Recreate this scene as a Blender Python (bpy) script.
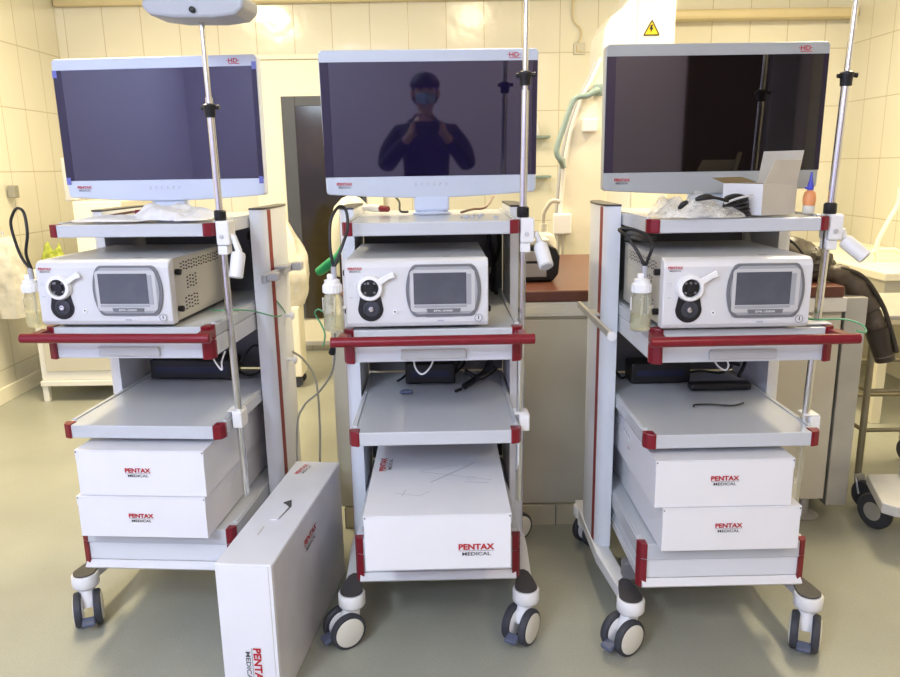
import bpy, bmesh, math, random
from mathutils import Vector, Matrix, noise
PI = math.pi
random.seed(7)
SC = bpy.context.scene
COL = SC.collection
for o in list(bpy.data.objects):
    bpy.data.objects.remove(o, do_unlink=True)

# ------------------------------------------------------------------ camera
def R_(d): return math.radians(d)
PITCH, ROLL, CAMH = 0.2257, -0.016, 1.424
cam = bpy.data.cameras.new('camera'); cam.sensor_width = 36; cam.lens = 36 * 750.73 / 900
cam.shift_x = -1 / 900; cam.shift_y = .5 / 900; cam.clip_start = .02
camo = bpy.data.objects.new('camera', cam); COL.objects.link(camo)
_R0 = Vector((1, 0, 0)); _U0 = Vector((0, math.sin(PITCH), math.cos(PITCH)))
_r = _R0 * math.cos(ROLL) + _U0 * math.sin(ROLL); _u = _U0 * math.cos(ROLL) - _R0 * math.sin(ROLL)
_b = _r.cross(_u)
camo.matrix_world = Matrix(((_r.x, _u.x, _b.x, 0), (_r.y, _u.y, _b.y, 0), (_r.z, _u.z, _b.z, CAMH), (0, 0, 0, 1)))
SC.camera = camo

# ------------------------------------------------------------------ world, light, exposure
w = bpy.data.worlds.new('world'); SC.world = w; w.use_nodes = True
w.node_tree.nodes['Background'].inputs[0].default_value = (.9, .93, 1, 1)
w.node_tree.nodes['Background'].inputs[1].default_value = .3
SC.view_settings.view_transform = 'Standard'; SC.view_settings.look = 'None'
SC.view_settings.exposure = 0.20; SC.view_settings.gamma = 1.0
def area(name, loc, size, power, col, rot=(0, 0, 0)):
    l = bpy.data.lights.new(name, 'AREA'); l.shape = 'RECTANGLE'; l.size, l.size_y = size
    l.energy = power; l.color = col
    o = bpy.data.objects.new(name, l); COL.objects.link(o); o.location = loc; o.rotation_euler = rot
    return o
COOL = (.82, .91, 1.0); WARM2 = (1.0, .84, .54)
# (x, y) of the ceiling fittings; lamp light sits just under each fitting
FIX = [(-1.5, -.75, COOL, 60, 'behind the photographer on the left'), (1.35, -.75, (1, .80, .58), 30, 'behind the photographer on the right'), (-1.75, 3.7, WARM2, 82, 'at the back left of the room'), (0.25, 3.5, WARM2, 30, 'at the back in the middle of the room'), (2.0, 3.7, WARM2, 74, 'at the back right of the room')]
for i, (fx, fy, fc, fp, fn) in enumerate(FIX):
    area('ceiling_lamp_light', (fx, fy, 2.915), (.25, 1.15), fp, fc)
# cool front light added behind the camera, shaped as an unseen high window
area('added_cool_fill', (-1.3, -1.53, 2.56), (2.2, .40), 42, (.68, .82, 1.0), (R_(80), 0, 0))

# ------------------------------------------------------------------ materials
def pmat(name, col, rough=.5, metal=0, spec=.5, noise_s=0, noise_a=0, bump=0, bump_s=40, alpha=1, trans=0, ior=1.45, coat=0, emit=None, col2=None):
    m = bpy.data.materials.new(name); m.use_nodes = True
    nt = m.node_tree; b = nt.nodes['Principled BSDF']
    b.inputs['Base Color'].default_value = (*col, 1); b.inputs['Roughness'].default_value = rough
    b.inputs['Metallic'].default_value = metal; b.inputs['Specular IOR Level'].default_value = spec
    b.inputs['Alpha'].default_value = alpha; b.inputs['Transmission Weight'].default_value = trans
    b.inputs['IOR'].default_value = ior; b.inputs['Coat Weight'].default_value = coat
    if emit:
        b.inputs['Emission Color'].default_value = (*emit[0], 1); b.inputs['Emission Strength'].default_value = emit[1]
    if noise_s or bump:
        tc = nt.nodes.new('ShaderNodeTexCoord')
    if noise_s:
        n = nt.nodes.new('ShaderNodeTexNoise'); n.inputs['Scale'].default_value = noise_s; n.inputs['Detail'].default_value = 5
        nt.links.new(tc.outputs['Object'], n.inputs['Vector'])
        mx = nt.nodes.new('ShaderNodeMix'); mx.data_type = 'RGBA'
        c2 = col2 if col2 else tuple(c * (1 - noise_a) for c in col)
        mx.inputs[6].default_value = (*col, 1); mx.inputs[7].default_value = (*c2, 1)
        cr = nt.nodes.new('ShaderNodeMapRange'); cr.inputs[1].default_value = .35; cr.inputs[2].default_value = .68
        nt.links.new(n.outputs['Fac'], cr.inputs[0]); nt.links.new(cr.outputs[0], mx.inputs[0])
        nt.links.new(mx.outputs[2], b.inputs['Base Color'])
    if bump:
        n2 = nt.nodes.new('ShaderNodeTexNoise'); n2.inputs['Scale'].default_value = bump_s; n2.inputs['Detail'].default_value = 4
        nt.links.new(tc.outputs['Object'], n2.inputs['Vector'])
        bp = nt.nodes.new('ShaderNodeBump'); bp.inputs['Strength'].default_value = bump; bp.inputs['Distance'].default_value = .01
        nt.links.new(n2.outputs['Fac'], bp.inputs['Height']); nt.links.new(bp.outputs[0], b.inputs['Normal'])
    return m

def tile_mat(name, axes, zoff):
    m = bpy.data.materials.new(name); m.use_nodes = True; nt = m.node_tree; b = nt.nodes['Principled BSDF']
    tc = nt.nodes.new('ShaderNodeTexCoord'); sp = nt.nodes.new('ShaderNodeSeparateXYZ'); cb = nt.nodes.new('ShaderNodeCombineXYZ')
    nt.links.new(tc.outputs['Object'], sp.inputs[0])
    nt.links.new(sp.outputs[axes], cb.inputs[0])
    ad = nt.nodes.new('ShaderNodeMath'); ad.operation = 'ADD'; ad.inputs[1].default_value = zoff
    nt.links.new(sp.outputs[2], ad.inputs[0]); nt.links.new(ad.outputs[0], cb.inputs[1])
    br = nt.nodes.new('ShaderNodeTexBrick'); br.offset = 0; br.squash = 1
    br.inputs['Scale'].default_value = 1; br.inputs['Brick Width'].default_value = .28; br.inputs['Row Height'].default_value = .41
    br.inputs['Mortar Size'].default_value = .0035; br.inputs['Mortar Smooth'].default_value = .3
    br.inputs['Color1'].default_value = (.73, .70, .58, 1); br.inputs['Color2'].default_value = (.71, .68, .56, 1)
    br.inputs['Mortar'].default_value = (.52, .46, .33, 1)
    nt.links.new(cb.outputs[0], br.inputs['Vector']); nt.links.new(br.outputs['Color'], b.inputs['Base Color'])
    n2 = nt.nodes.new('ShaderNodeTexNoise'); n2.inputs['Scale'].default_value = 5; nt.links.new(tc.outputs['Object'], n2.inputs['Vector'])
    mt = nt.nodes.new('ShaderNodeMath'); mt.operation = 'MULTIPLY_ADD'; mt.inputs[1].default_value = -1.0
    nt.links.new(br.outputs['Fac'], mt.inputs[0]); nt.links.new(n2.outputs['Fac'], mt.inputs[2])
    bp = nt.nodes.new('ShaderNodeBump'); bp.inputs['Strength'].default_value = .35; bp.inputs['Distance'].default_value = .012
    nt.links.new(mt.outputs[0], bp.inputs['Height']); nt.links.new(bp.outputs[0], b.inputs['Normal'])
    b.inputs['Roughness'].default_value = .16
    return m

def floor_mat():
    m = pmat('linoleum', (.40, .405, .34), .34, noise_s=2.2, noise_a=.14, bump=.04, bump_s=90, spec=.4)
    nt = m.node_tree; b = nt.nodes['Principled BSDF']
    v = nt.nodes.new('ShaderNodeTexNoise'); v.inputs['Scale'].default_value = 160; v.inputs['Detail'].default_value = 2
    tc = nt.nodes.new('ShaderNodeTexCoord'); nt.links.new(tc.outputs['Object'], v.inputs['Vector'])
    mx = nt.nodes.new('ShaderNodeMix'); mx.data_type = 'RGBA'; mx.blend_type = 'MULTIPLY'; mx.inputs[0].default_value = .25
    src = b.inputs['Base Color'].links[0].from_socket
    nt.links.new(src, mx.inputs[6]); nt.links.new(v.outputs['Fac'], mx.inputs[7]); nt.links.new(mx.outputs[2], b.inputs['Base Color'])
    return m

M = {}
M['white'] = pmat('powder_coated_metal', (.68, .70, .75), .36, noise_s=7, noise_a=.04)
M['shelf'] = pmat('shelf_sheet_metal', (.55, .57, .61), .22, noise_s=3, noise_a=.05)
M['rail'] = pmat('light_painted_rail', (.72, .72, .74), .32, noise_s=6, noise_a=.03)
M['grey'] = pmat('mid_grey_plastic', (.42, .43, .47), .42, noise_s=12, noise_a=.05)
M['recess'] = pmat('recess_grey', (.54, .54, .55), .5, noise_s=12, noise_a=.05)
M['darkgrey'] = pmat('dark_grey_panel', (.17, .17, .18), .5, noise_s=9, noise_a=.1)
M['red'] = pmat('maroon_red_plastic', (.20, .008, .018), .28, noise_s=15, noise_a=.12)
M['redstripe'] = pmat('red_stripe', (.25, .025, .022), .35, noise_s=20, noise_a=.15)
M['black'] = pmat('black_plastic', (.012, .012, .014), .38, noise_s=20, noise_a=.3)
M['rubber'] = pmat('dark_rubber', (.045, .048, .062), .6, noise_s=20, noise_a=.2)
M['pad'] = pmat('grey_cap_pad', (.050, .046, .050), .38, noise_s=30, noise_a=.2)
M['bluegrey'] = pmat('blue_grey_pedal', (.10, .12, .19), .45, noise_s=15, noise_a=.1)
M['chrome'] = pmat('polished_steel', (.72, .72, .70), .16, metal=1, noise_s=9, noise_a=.1)
M['steel'] = pmat('brushed_steel', (.50, .49, .46), .34, metal=.45, noise_s=8, noise_a=.12, bump=.05, bump_s=70)
M['darksteel'] = pmat('tarnished_steel', (.28, .25, .17), .4, metal=.6, noise_s=10, noise_a=.2)
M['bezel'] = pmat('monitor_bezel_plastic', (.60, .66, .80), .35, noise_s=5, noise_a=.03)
M['screen'] = pmat('glossy_display_glass', (.009, .006, .030), .03, spec=1.0, ior=1.52, noise_s=3, noise_a=.1)  # purple reflected from the room is partly put into this base colour
M['bezelM'] = pmat('monitor_bezel_less_lit', (.56, .61, .70), .35, noise_s=5, noise_a=.03)  # same bezel plastic, greyed for weaker front light in the middle
M['bezelR'] = pmat('monitor_bezel_shaded', (.40, .42, .43), .35, noise_s=5, noise_a=.03)  # same bezel plastic, darkened for the weaker front light on the right
M['screenR'] = pmat('dark_display_glass', (.006, .004, .005), .03, spec=1.0, ior=1.5, noise_s=3, noise_a=.1)
M['screenblk'] = pmat('display_border_glass', (.010, .004, .028), .03, spec=.6, ior=1.5, noise_s=3, noise_a=.1)
M['film'] = pmat('blue_film_tab', (.16, .18, .55), .3, noise_s=15, noise_a=.1)
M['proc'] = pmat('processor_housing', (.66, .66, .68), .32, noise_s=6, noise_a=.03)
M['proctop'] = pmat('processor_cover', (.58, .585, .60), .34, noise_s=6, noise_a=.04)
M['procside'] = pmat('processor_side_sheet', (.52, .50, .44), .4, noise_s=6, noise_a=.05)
M['frame'] = pmat('panel_surround_grey', (.17, .175, .19), .3, noise_s=9, noise_a=.06)
M['frame2'] = pmat('panel_inner_grey', (.36, .37, .40), .3, noise_s=9, noise_a=.05)
M['lcd'] = pmat('touch_panel_glass', (.11, .115, .14), .12, noise_s=18, noise_a=.2)
M['whitep'] = pmat('white_plastic', (.82, .82, .83), .35, noise_s=9, noise_a=.03)
M['offwhite'] = pmat('offwhite_plastic', (.74, .72, .64), .35, noise_s=9, noise_a=.05)
M['card'] = pmat('white_carton', (.80, .80, .83), .42, noise_s=5, noise_a=.03)
M['cardside'] = pmat('white_carton_print', (.74, .73, .75), .36, noise_s=2.6, col2=(.52, .51, .55))
M['cardtop'] = pmat('white_carton_lid', (.80, .80, .84), .30, noise_s=2.4, col2=(.70, .71, .75))
M['kraft'] = pmat('inside_board', (.56, .52, .44), .6, noise_s=10, noise_a=.08)
M['brownin'] = pmat('brown_board', (.30, .22, .11), .7, noise_s=10, noise_a=.1)
M['ink'] = pmat('red_ink', (.48, .012, .02), .5, noise_s=30, noise_a=.1)
M['inkgrey'] = pmat('dark_ink', (.07, .07, .08), .5, noise_s=30, noise_a=.1)
M['inklight'] = pmat('faint_ink', (.42, .45, .52), .5, noise_s=30, noise_a=.1)
def netted(m, sc, lo, hi):
    nt = m.node_tree; b = nt.nodes['Principled BSDF']; tc = nt.nodes.new('ShaderNodeTexCoord')
    v = nt.nodes.new('ShaderNodeTexVoronoi'); v.feature = 'DISTANCE_TO_EDGE'; v.inputs['Scale'].default_value = sc
    n = nt.nodes.new('ShaderNodeTexNoise'); n.inputs['Scale'].default_value = 22
    nt.links.new(tc.outputs['Object'], v.inputs['Vector']); nt.links.new(tc.outputs['Object'], n.inputs['Vector'])
    mr = nt.nodes.new('ShaderNodeMapRange'); mr.inputs[1].default_value = 0; mr.inputs[2].default_value = .18; mr.inputs[3].default_value = hi; mr.inputs[4].default_value = lo
    nt.links.new(v.outputs['Distance'], mr.inputs[0])
    mu = nt.nodes.new('ShaderNodeMath'); mu.operation = 'MULTIPLY'; mr2 = nt.nodes.new('ShaderNodeMapRange'); mr2.inputs[1].default_value = .35; mr2.inputs[2].default_value = .65; mr2.inputs[3].default_value = .35; mr2.inputs[4].default_value = 1.3
    nt.links.new(n.outputs['Fac'], mr2.inputs[0]); nt.links.new(mr.outputs[0], mu.inputs[0]); nt.links.new(mr2.outputs[0], mu.inputs[1]); mu.use_clamp = True
    nt.links.new(mu.outputs[0], b.inputs['Alpha']); return m
M['glassb'] = pmat('bottle_plastic', (.86, .84, .66), .06, trans=.85, ior=1.2, alpha=.75, noise_s=20, noise_a=.05)
M['plasticbag'] = pmat('clear_polythene', (.86, .84, .78), .16, alpha=.52, noise_s=24, noise_a=.12, bump=.8, bump_s=55)
M['bubble'] = pmat('bubble_wrap', (.93, .92, .88), .10, alpha=.46, noise_s=60, noise_a=.10, bump=.35, bump_s=110)
M['paper'] = pmat('white_sheeting', (.82, .83, .88), .4, alpha=.93, noise_s=20, noise_a=.05, bump=.5, bump_s=45)
M['green'] = pmat('green_rubber', (.02, .36, .15), .35, noise_s=8, noise_a=.2)
M['greencable'] = pmat('green_wire', (.10, .38, .18), .45, noise_s=8, noise_a=.2)
M['greycable'] = pmat('grey_cable', (.30, .29, .24), .5, noise_s=8, noise_a=.15)
M['cream'] = pmat('cream_enamel', (.80, .76, .62), .35, noise_s=3, noise_a=.04)
M['doorwhite'] = pmat('cream_door_paint', (.84, .80, .66), .45, noise_s=2, noise_a=.03)
M['cabinet'] = pmat('beige_laminate', (.55, .52, .43), .42, noise_s=4, noise_a=.05)
M['cabwhite'] = pmat('white_laminate', (.74, .73, .68), .42, noise_s=4, noise_a=.04)
M['maroon'] = pmat('maroon_slab', (.13, .045, .030), .30, noise_s=5, noise_a=.2)
M['plinth'] = pmat('tiled_plinth', (.60, .55, .40), .3, noise_s=8, noise_a=.12)
M['darkglass'] = pmat('dim_corridor_glass', (.045, .035, .016), .10, noise_s=2.0, noise_a=.6)
M['doorframe'] = pmat('dark_window_frame', (.07, .075, .085), .4, noise_s=8, noise_a=.1)
M['teal'] = pmat('grey_green_handle', (.25, .33, .31), .35, noise_s=8, noise_a=.06)
M['carm'] = pmat('equipment_enamel', (.78, .77, .73), .32, noise_s=2, noise_a=.04)
M['carmin'] = pmat('equipment_cream_inner', (.80, .75, .60), .38, noise_s=2, noise_a=.05)
M['yellow'] = pmat('yellow_sign', (.75, .55, .02), .4, noise_s=20, noise_a=.05)
M['jacket'] = pmat('brown_quilted_nylon', (.045, .034, .026), .42, noise_s=9, noise_a=.5, bump=.6, bump_s=18)
M['jacketlight'] = pmat('taupe_nylon', (.10, .078, .056), .45, noise_s=9, noise_a=.35, bump=.6, bump_s=18)
M['orange'] = pmat('orange_bottle', (.80, .33, .13), .35, noise_s=8, noise_a=.08)
M['blue'] = pmat('blue_nozzle', (.06, .07, .50), .35, noise_s=8, noise_a=.08)
M['limegreen'] = pmat('lime_pack', (.42, .48, .06), .45, noise_s=25, noise_a=.5)
M['copper'] = pmat('brown_cable', (.22, .11, .06), .4, noise_s=9, noise_a=.2)
M['ceil'] = pmat('ceiling_paint', (.80, .79, .74), .7, noise_s=2, noise_a=.03)
M['pipe'] = pmat('cream_pipe_paint', (.66, .56, .34), .4, noise_s=4, noise_a=.08)
M['lamp'] = pmat('lit_diffuser', (.9, .9, .9), .5, emit=((1, .97, .9), 2.2), noise_s=5, noise_a=.02)
M['frontwall'] = pmat('grey_lilac_paint', (.68, .64, .92), .6, noise_s=1.5, noise_a=.05)
M['darkwood'] = pmat('dark_brown_door', (.035, .020, .014), .4, noise_s=6, noise_a=.3)
M['curtain'] = pmat('blue_grey_curtain', (.22, .24, .36), .7, noise_s=5, noise_a=.2)
M['skin'] = pmat('skin', (.52, .32, .22), .5, noise_s=20, noise_a=.08)
M['cloth'] = pmat('black_jacket', (.012, .012, .018), .8, noise_s=30, noise_a=.3, bump=.3, bump_s=60)
M['trouser'] = pmat('dark_trousers', (.02, .022, .035), .8, noise_s=30, noise_a=.3)
M['hair'] = pmat('dark_hair', (.010, .008, .007), .6, noise_s=60, noise_a=.4)
M['maskblue'] = pmat('light_blue_mask', (.20, .32, .50), .7, noise_s=30, noise_a=.08)
M['floor'] = floor_mat()
M['tileX'] = tile_mat('cream_wall_tiles', 0, -.185 + .41 * 4)
M['tileY'] = tile_mat('cream_wall_tiles_side', 1, -.205 + .41 * 4)

netted(M['bubble'], 210, .22, .70)

# ------------------------------------------------------------------ mesh builder
class MB:
    def __init__(s): s.v = []; s.f = []; s.m = []; s.sm = []
    def add(s, vs, fs, mi=0, smooth=False, T=None):
        n = len(s.v)
        for p in vs:
            p = Vector(p)
            s.v.append(tuple(T @ p) if T else tuple(p))
        for f in fs:
            s.f.append([i + n for i in f]); s.m.append(mi); s.sm.append(smooth)
        return s
    def frombm(s, bm, mi=0, smooth=False, T=None):
        bm.verts.index_update()
        s.add([v.co.copy() for v in bm.verts], [[v.index for v in f.verts] for f in bm.faces], mi, smooth, T); bm.free(); return s
    def box(s, a, b, bev=0, mi=0, seg=2, T=None):
        bm = bmesh.new(); bmesh.ops.create_cube(bm, size=1)
        c = [(a[i] + b[i]) / 2 for i in range(3)]; d = [abs(b[i] - a[i]) for i in range(3)]
        for v in bm.verts: v.co = Vector([v.co[i] * d[i] + c[i] for i in range(3)])
        if bev > 0:
            bmesh.ops.bevel(bm, geom=list(bm.edges), offset=min(bev, min(d) * .45), segments=seg, affect='EDGES', profile=.5)
        return s.frombm(bm, mi, False, T)
    def prism(s, poly, axis, lo, hi, mi=0, smooth=False, T=None, bev=0):
        """poly of 2-D points in the two other axes (in xyz order), extruded along axis"""
        bm = bmesh.new(); n = len(poly)
        def mk(p, t):
            q = list(p); q.insert(axis, t); return bm.verts.new(q)
        A = [mk(p, lo) for p in poly]; B = [mk(p, hi) for p in poly]
        bm.faces.new(A); bm.faces.new(B[::-1])
        for i in range(n): bm.faces.new((A[i], B[i], B[(i + 1) % n], A[(i + 1) % n]))
        bmesh.ops.recalc_face_normals(bm, faces=bm.faces)
        if bev: bmesh.ops.bevel(bm, geom=[e for e in bm.edges if len(e.link_faces) == 2 and e.calc_face_angle(0) > .6], offset=bev, segments=2, affect='EDGES', profile=.5)
        return s.frombm(bm, mi, smooth, T)
    def tube(s, pts, r, n=12, mi=0, smooth=True, cap=True, T=None):
        pts = [Vector(p) for p in pts]; k = len(pts); rs = r if isinstance(r, (list, tuple)) else [r] * k
        vs = []; fs = []
        up = None
        for i, p in enumerate(pts):
            t = (pts[min(i + 1, k - 1)] - pts[max(i - 1, 0)])
            if t.length < 1e-9: t = Vector((0, 0, 1))
            t.normalize()
            if up is None:
                up = Vector((0, 0, 1)) if abs(t.z) < .9 else Vector((1, 0, 0))
            a = t.cross(up)
            if a.length < 1e-6: a = t.orthogonal()
            a.normalize(); b = t.cross(a).normalized(); up = -b if False else a.cross(t).normalized()
            for j in range(n):
                q = 2 * PI * j / n
                vs.append(p + a * math.cos(q) * rs[i] + up * math.sin(q) * rs[i])
        for i in range(k - 1):
            for j in range(n):
                fs.append((i * n + j, i * n + (j + 1) % n, (i + 1) * n + (j + 1) % n, (i + 1) * n + j))
        if cap: fs.append(list(range(n))[::-1]); fs.append([(k - 1) * n + j for j in range(n)])
        return s.add(vs, fs, mi, smooth, T)
    def lathe(s, prof, n=24, mi=0, T=None, smooth=True):
        """prof: (r, z) from bottom to top about local z"""
        vs = []; fs = []
        for r, z in prof:
            for j in range(n): vs.append((r * math.cos(2 * PI * j / n), r * math.sin(2 * PI * j / n), z))
        k = len(prof)
        for i in range(k - 1):
            for j in range(n): fs.append((i * n + j, i * n + (j + 1) % n, (i + 1) * n + (j + 1) % n, (i + 1) * n + j))
        fs.append(list(range(n))[::-1]); fs.append([(k - 1) * n + j for j in range(n)])
        return s.add(vs, fs, mi, smooth, T)
    def build(s, name, mats, parent=None, label=None, auto=True):
        me = bpy.data.meshes.new(name); me.from_pydata(s.v, [], s.f)
        if not isinstance(mats, (list, tuple)): mats = [mats]
        for m in mats: me.materials.append(m)
        for p, mi, sm in zip(me.polygons, s.m, s.sm): p.material_index = mi; p.use_smooth = sm
        bm = bmesh.new(); bm.from_mesh(me); bmesh.ops.recalc_face_normals(bm, faces=bm.faces); bm.to_mesh(me); bm.free()
        if any(s.sm):
            me.polygons.foreach_set('use_smooth', [True] * len(me.polygons))
            try: me.set_sharp_from_angle(angle=R_(38))
            except Exception: pass
        me.update()
        o = bpy.data.objects.new(name, me); COL.objects.link(o)
        if parent: o.parent = parent
        if label: o['label'] = label
        return o
def tag(o, label, cat, group=None, kind=None):
    o['label'] = label; o['category'] = cat
    if group: o['group'] = group
    if kind: o['kind'] = kind
    return o
def thing(name, label, cat, loc=(0, 0, 0), rz=0, group=None):
    o = bpy.data.objects.new(name, None); COL.objects.link(o); o.empty_display_size = .1
    o.location = loc; o.rotation_euler = (0, 0, rz)
    return tag(o, label, cat, group)
def struct(name, mb, mat):
    o = mb.build(name, mat); o['kind'] = 'structure'; return o
def spline(pts, n=8):
    pts = [Vector(p) for p in pts]; out = []
    for i in range(len(pts) - 1):
        p0 = pts[max(i - 1, 0)]; p1 = pts[i]; p2 = pts[i + 1]; p3 = pts[min(i + 2, len(pts) - 1)]
        for k in range(n):
            t = k / n
            out.append(.5 * ((2 * p1) + (-p0 + p2) * t + (2 * p0 - 5 * p1 + 4 * p2 - p3) * t * t + (-p0 + 3 * p1 - 3 * p2 + p3) * t ** 3))
    out.append(pts[-1]); return out
def cable(mb, pts, r, n=8, seg=8, mi=0): return mb.tube(spline(pts, seg), r, n, mi)
def axisT(origin, z, x=None):
    z = Vector(z).normalized()
    x = Vector(x) if x else (Vector((1, 0, 0)) if abs(z.x) < .9 else Vector((0, 1, 0)))
    y = z.cross(x).normalized(); x = y.cross(z).normalized()
    return Matrix(((x.x, y.x, z.x, origin[0]), (x.y, y.y, z.y, origin[1]), (x.z, y.z, z.z, origin[2]), (0, 0, 0, 1)))
def rrect(w, h, r, n=5, cx=0, cy=0):
    P = []
    for sx, sy, a0 in ((1, 1, 0), (-1, 1, 90), (-1, -1, 180), (1, -1, 270)):
        for k in range(n + 1):
            a = R_(a0 + 90 * k / n)
            P.append((cx + sx * (w / 2 - r) + r * math.cos(a), cy + sy * (h / 2 - r) + r * math.sin(a)))
    return P
_fc = {}
def text_geo(s, bold=0.0):
    key = (s, bold)
    if key in _fc: return _fc[key]
    cu = bpy.data.curves.new('t', 'FONT'); cu.body = s; cu.size = 1; cu.offset = bold; cu.resolution_u = 3
    o = bpy.data.objects.new('t', cu); COL.objects.link(o)
    bpy.context.view_layer.update()
    me = bpy.data.meshes.new_from_object(o.evaluated_get(bpy.context.evaluated_depsgraph_get()))
    vs = [v.co.copy() for v in me.vertices]; fs = [list(p.vertices) for p in me.polygons]
    bpy.data.objects.remove(o, do_unlink=True); bpy.data.curves.remove(cu); bpy.data.meshes.remove(me)
    x0 = min(v.x for v in vs); x1 = max(v.x for v in vs); y0 = min(v.y for v in vs); y1 = max(v.y for v in vs)
    vs = [((v.x - x0) / (x1 - x0), (v.y - y0) / (y1 - y0)) for v in vs]
    _fc[key] = (vs, fs); return _fc[key]
def put_text(mb, s, w, h, o, xd, yd, mi=0, bold=0.0, th=.0008):
    """text of width w and height h, lower-left corner at o, running along xd, upright along yd"""
    vs, fs = text_geo(s, bold); o = Vector(o); xd = Vector(xd).normalized(); yd = Vector(yd).normalized(); nn = xd.cross(yd)
    mb.add([o + xd * (a * w) + yd * (b * h) + nn * th for a, b in vs], fs, mi)
def logo(parent, o, w, xd, yd, name='printed_logo'):
    """red PENTAX over a rule over grey MEDICAL; o is the lower-left corner, w the width"""
    o = Vector(o); xd = Vector(xd).normalized(); yd = Vector(yd).normalized(); h = w * .36; mb = MB()
    put_text(mb, 'PENTAX', w, h * .50, o + yd * h * .50, xd, yd, 0, .035)
    put_text(mb, 'MEDICAL', w * .80, h * .30, o + xd * w * .10, xd, yd, 1, .012)
    nn = xd.cross(yd) * .0008
    a = o + yd * h * .405 + nn; b = a + xd * w
    mb.add([a, b, b + yd * h * .025, a + yd * h * .025], [(0, 1, 2, 3)], 1)
    return mb.build(name, [M['ink'], M['inkgrey']], parent)

# ------------------------------------------------------------------ the room
XL, XR, YB, YF, ZC = -2.86, 2.98, 5.9, -1.6, 2.98
struct('floor', MB().box((XL - .1, YF - .1, -.06), (XR + .1, YB + .1, 0)), M['floor'])
struct('ceiling', MB().box((XL - .1, YF - .1, ZC), (XR + .1, YB + .1, ZC + .08)), M['ceil'])
struct('wall_back', MB().box((XL - .1, YB, 0), (XR + .1, YB + .1, ZC)), M['tileX'])
struct('wall_left', MB().box((XL - .1, 1.8, 0), (XL, YB, ZC)), M['tileY'])
struct('wall_left', MB().box((XL - .1, YF, 0), (XL, 1.8, ZC)), M['frontwall'])
struct('wall_right', MB().box((XR, YF, 0), (XR + .1, YB, ZC)), M['tileY'])
struct('wall_front', MB().box((XL - .1, YF - .1, 0), (XR + .1, YF, ZC)), M['frontwall'])
# pipe casing running along the top of the far wall
mb = MB(); mb.box((1.30, YB - .13, 2.43), (XR - .002, YB - .002, 2.50), .02); mb.box((-2.85, YB - .05, 2.60), (1.28, YB - .002, 2.66), .015)
struct('trim_1', mb, M['pipe'])
# glazed door in the far wall; dim corridor beyond put into the pane colour
d = struct('door_1', MB().box((-1.46, YB - .055, .05), (-.50, YB - .004, 2.21), .006), M['doorwhite'])
g = MB().box((-1.235, YB - .066, .27), (-.63, YB - .058, 1.95)).build('pane', M['darkglass'], d)
mb = MB()
mb.box((-1.235, YB - .072, .27), (-1.135, YB - .060, 1.95), .003); mb.box((-1.135, YB - .070, 1.88), (-.63, YB - .060, 1.95), .003); mb.box((-.66, YB - .07, .27), (-.63, YB - .06, 1.95), .003)
mb.build('window_frame', M['doorframe'], d)
MB().box((-1.50, YB - .075, 2.21), (-.46, YB - .004, 2.245), .004).build('head_moulding', M['doorwhite'], d)
MB().box((-1.46, YB - .07, .05), (-.50, YB - .057, .085), .003).build('kick_strip', M['steel'], d)
struct('baseboard_back', MB().box((-.49, YB - .03, 0), (XR - .01, YB - .003, .10), .004), M['doorwhite'])
struct('baseboard_left', MB().box((XL + .002, 1.82, 0), (XL + .02, YB - .04, .10), .004), M['doorwhite'])
# wall behind the camera: high glowing window added for cool fill, then door
wn = struct('added_window_1', MB().box((-2.5, YF + .002, 2.30), (-.1, YF + .03, 2.84), .004), M['whitep'])
for k in range(2):
    MB().box((-2.46 + k * 1.18, YF + .031, 2.34), (-1.32 + k * 1.18, YF + .036, 2.80)).build('pane', pmat('added_fill_pane', (.7, .8, .95), .1, emit=((.72, .84, 1), 1.1), noise_s=2, noise_a=.05), wn)
d2 = struct('door_2', MB().box((1.98, YF + .002, .01), (2.60, YF + .05, 2.6), .006), M['darkwood'])
MB().box((2.63, YF + .01, .05), (2.86, YF + .06, 2.55), .02).build('curtain_strip', M['curtain'], d2)

# wall-mounted light fittings
for fx, fy, fc, fp, fn in FIX:
    t = thing('ceiling_light', '', 'ceiling light', (fx, fy, ZC), 0, 'fluorescent ceiling lights')
    MB().box((-.15, -.62, -.055), (.15, .62, -.001), .006).build('housing', M['whitep'], t)
    MB().box((-.13, -.6, -.0615), (.13, .6, -.0555), .002).build('diffuser', M['lamp'], t)
    t['label'] = 'long white fluorescent fitting ' + fn

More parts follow.
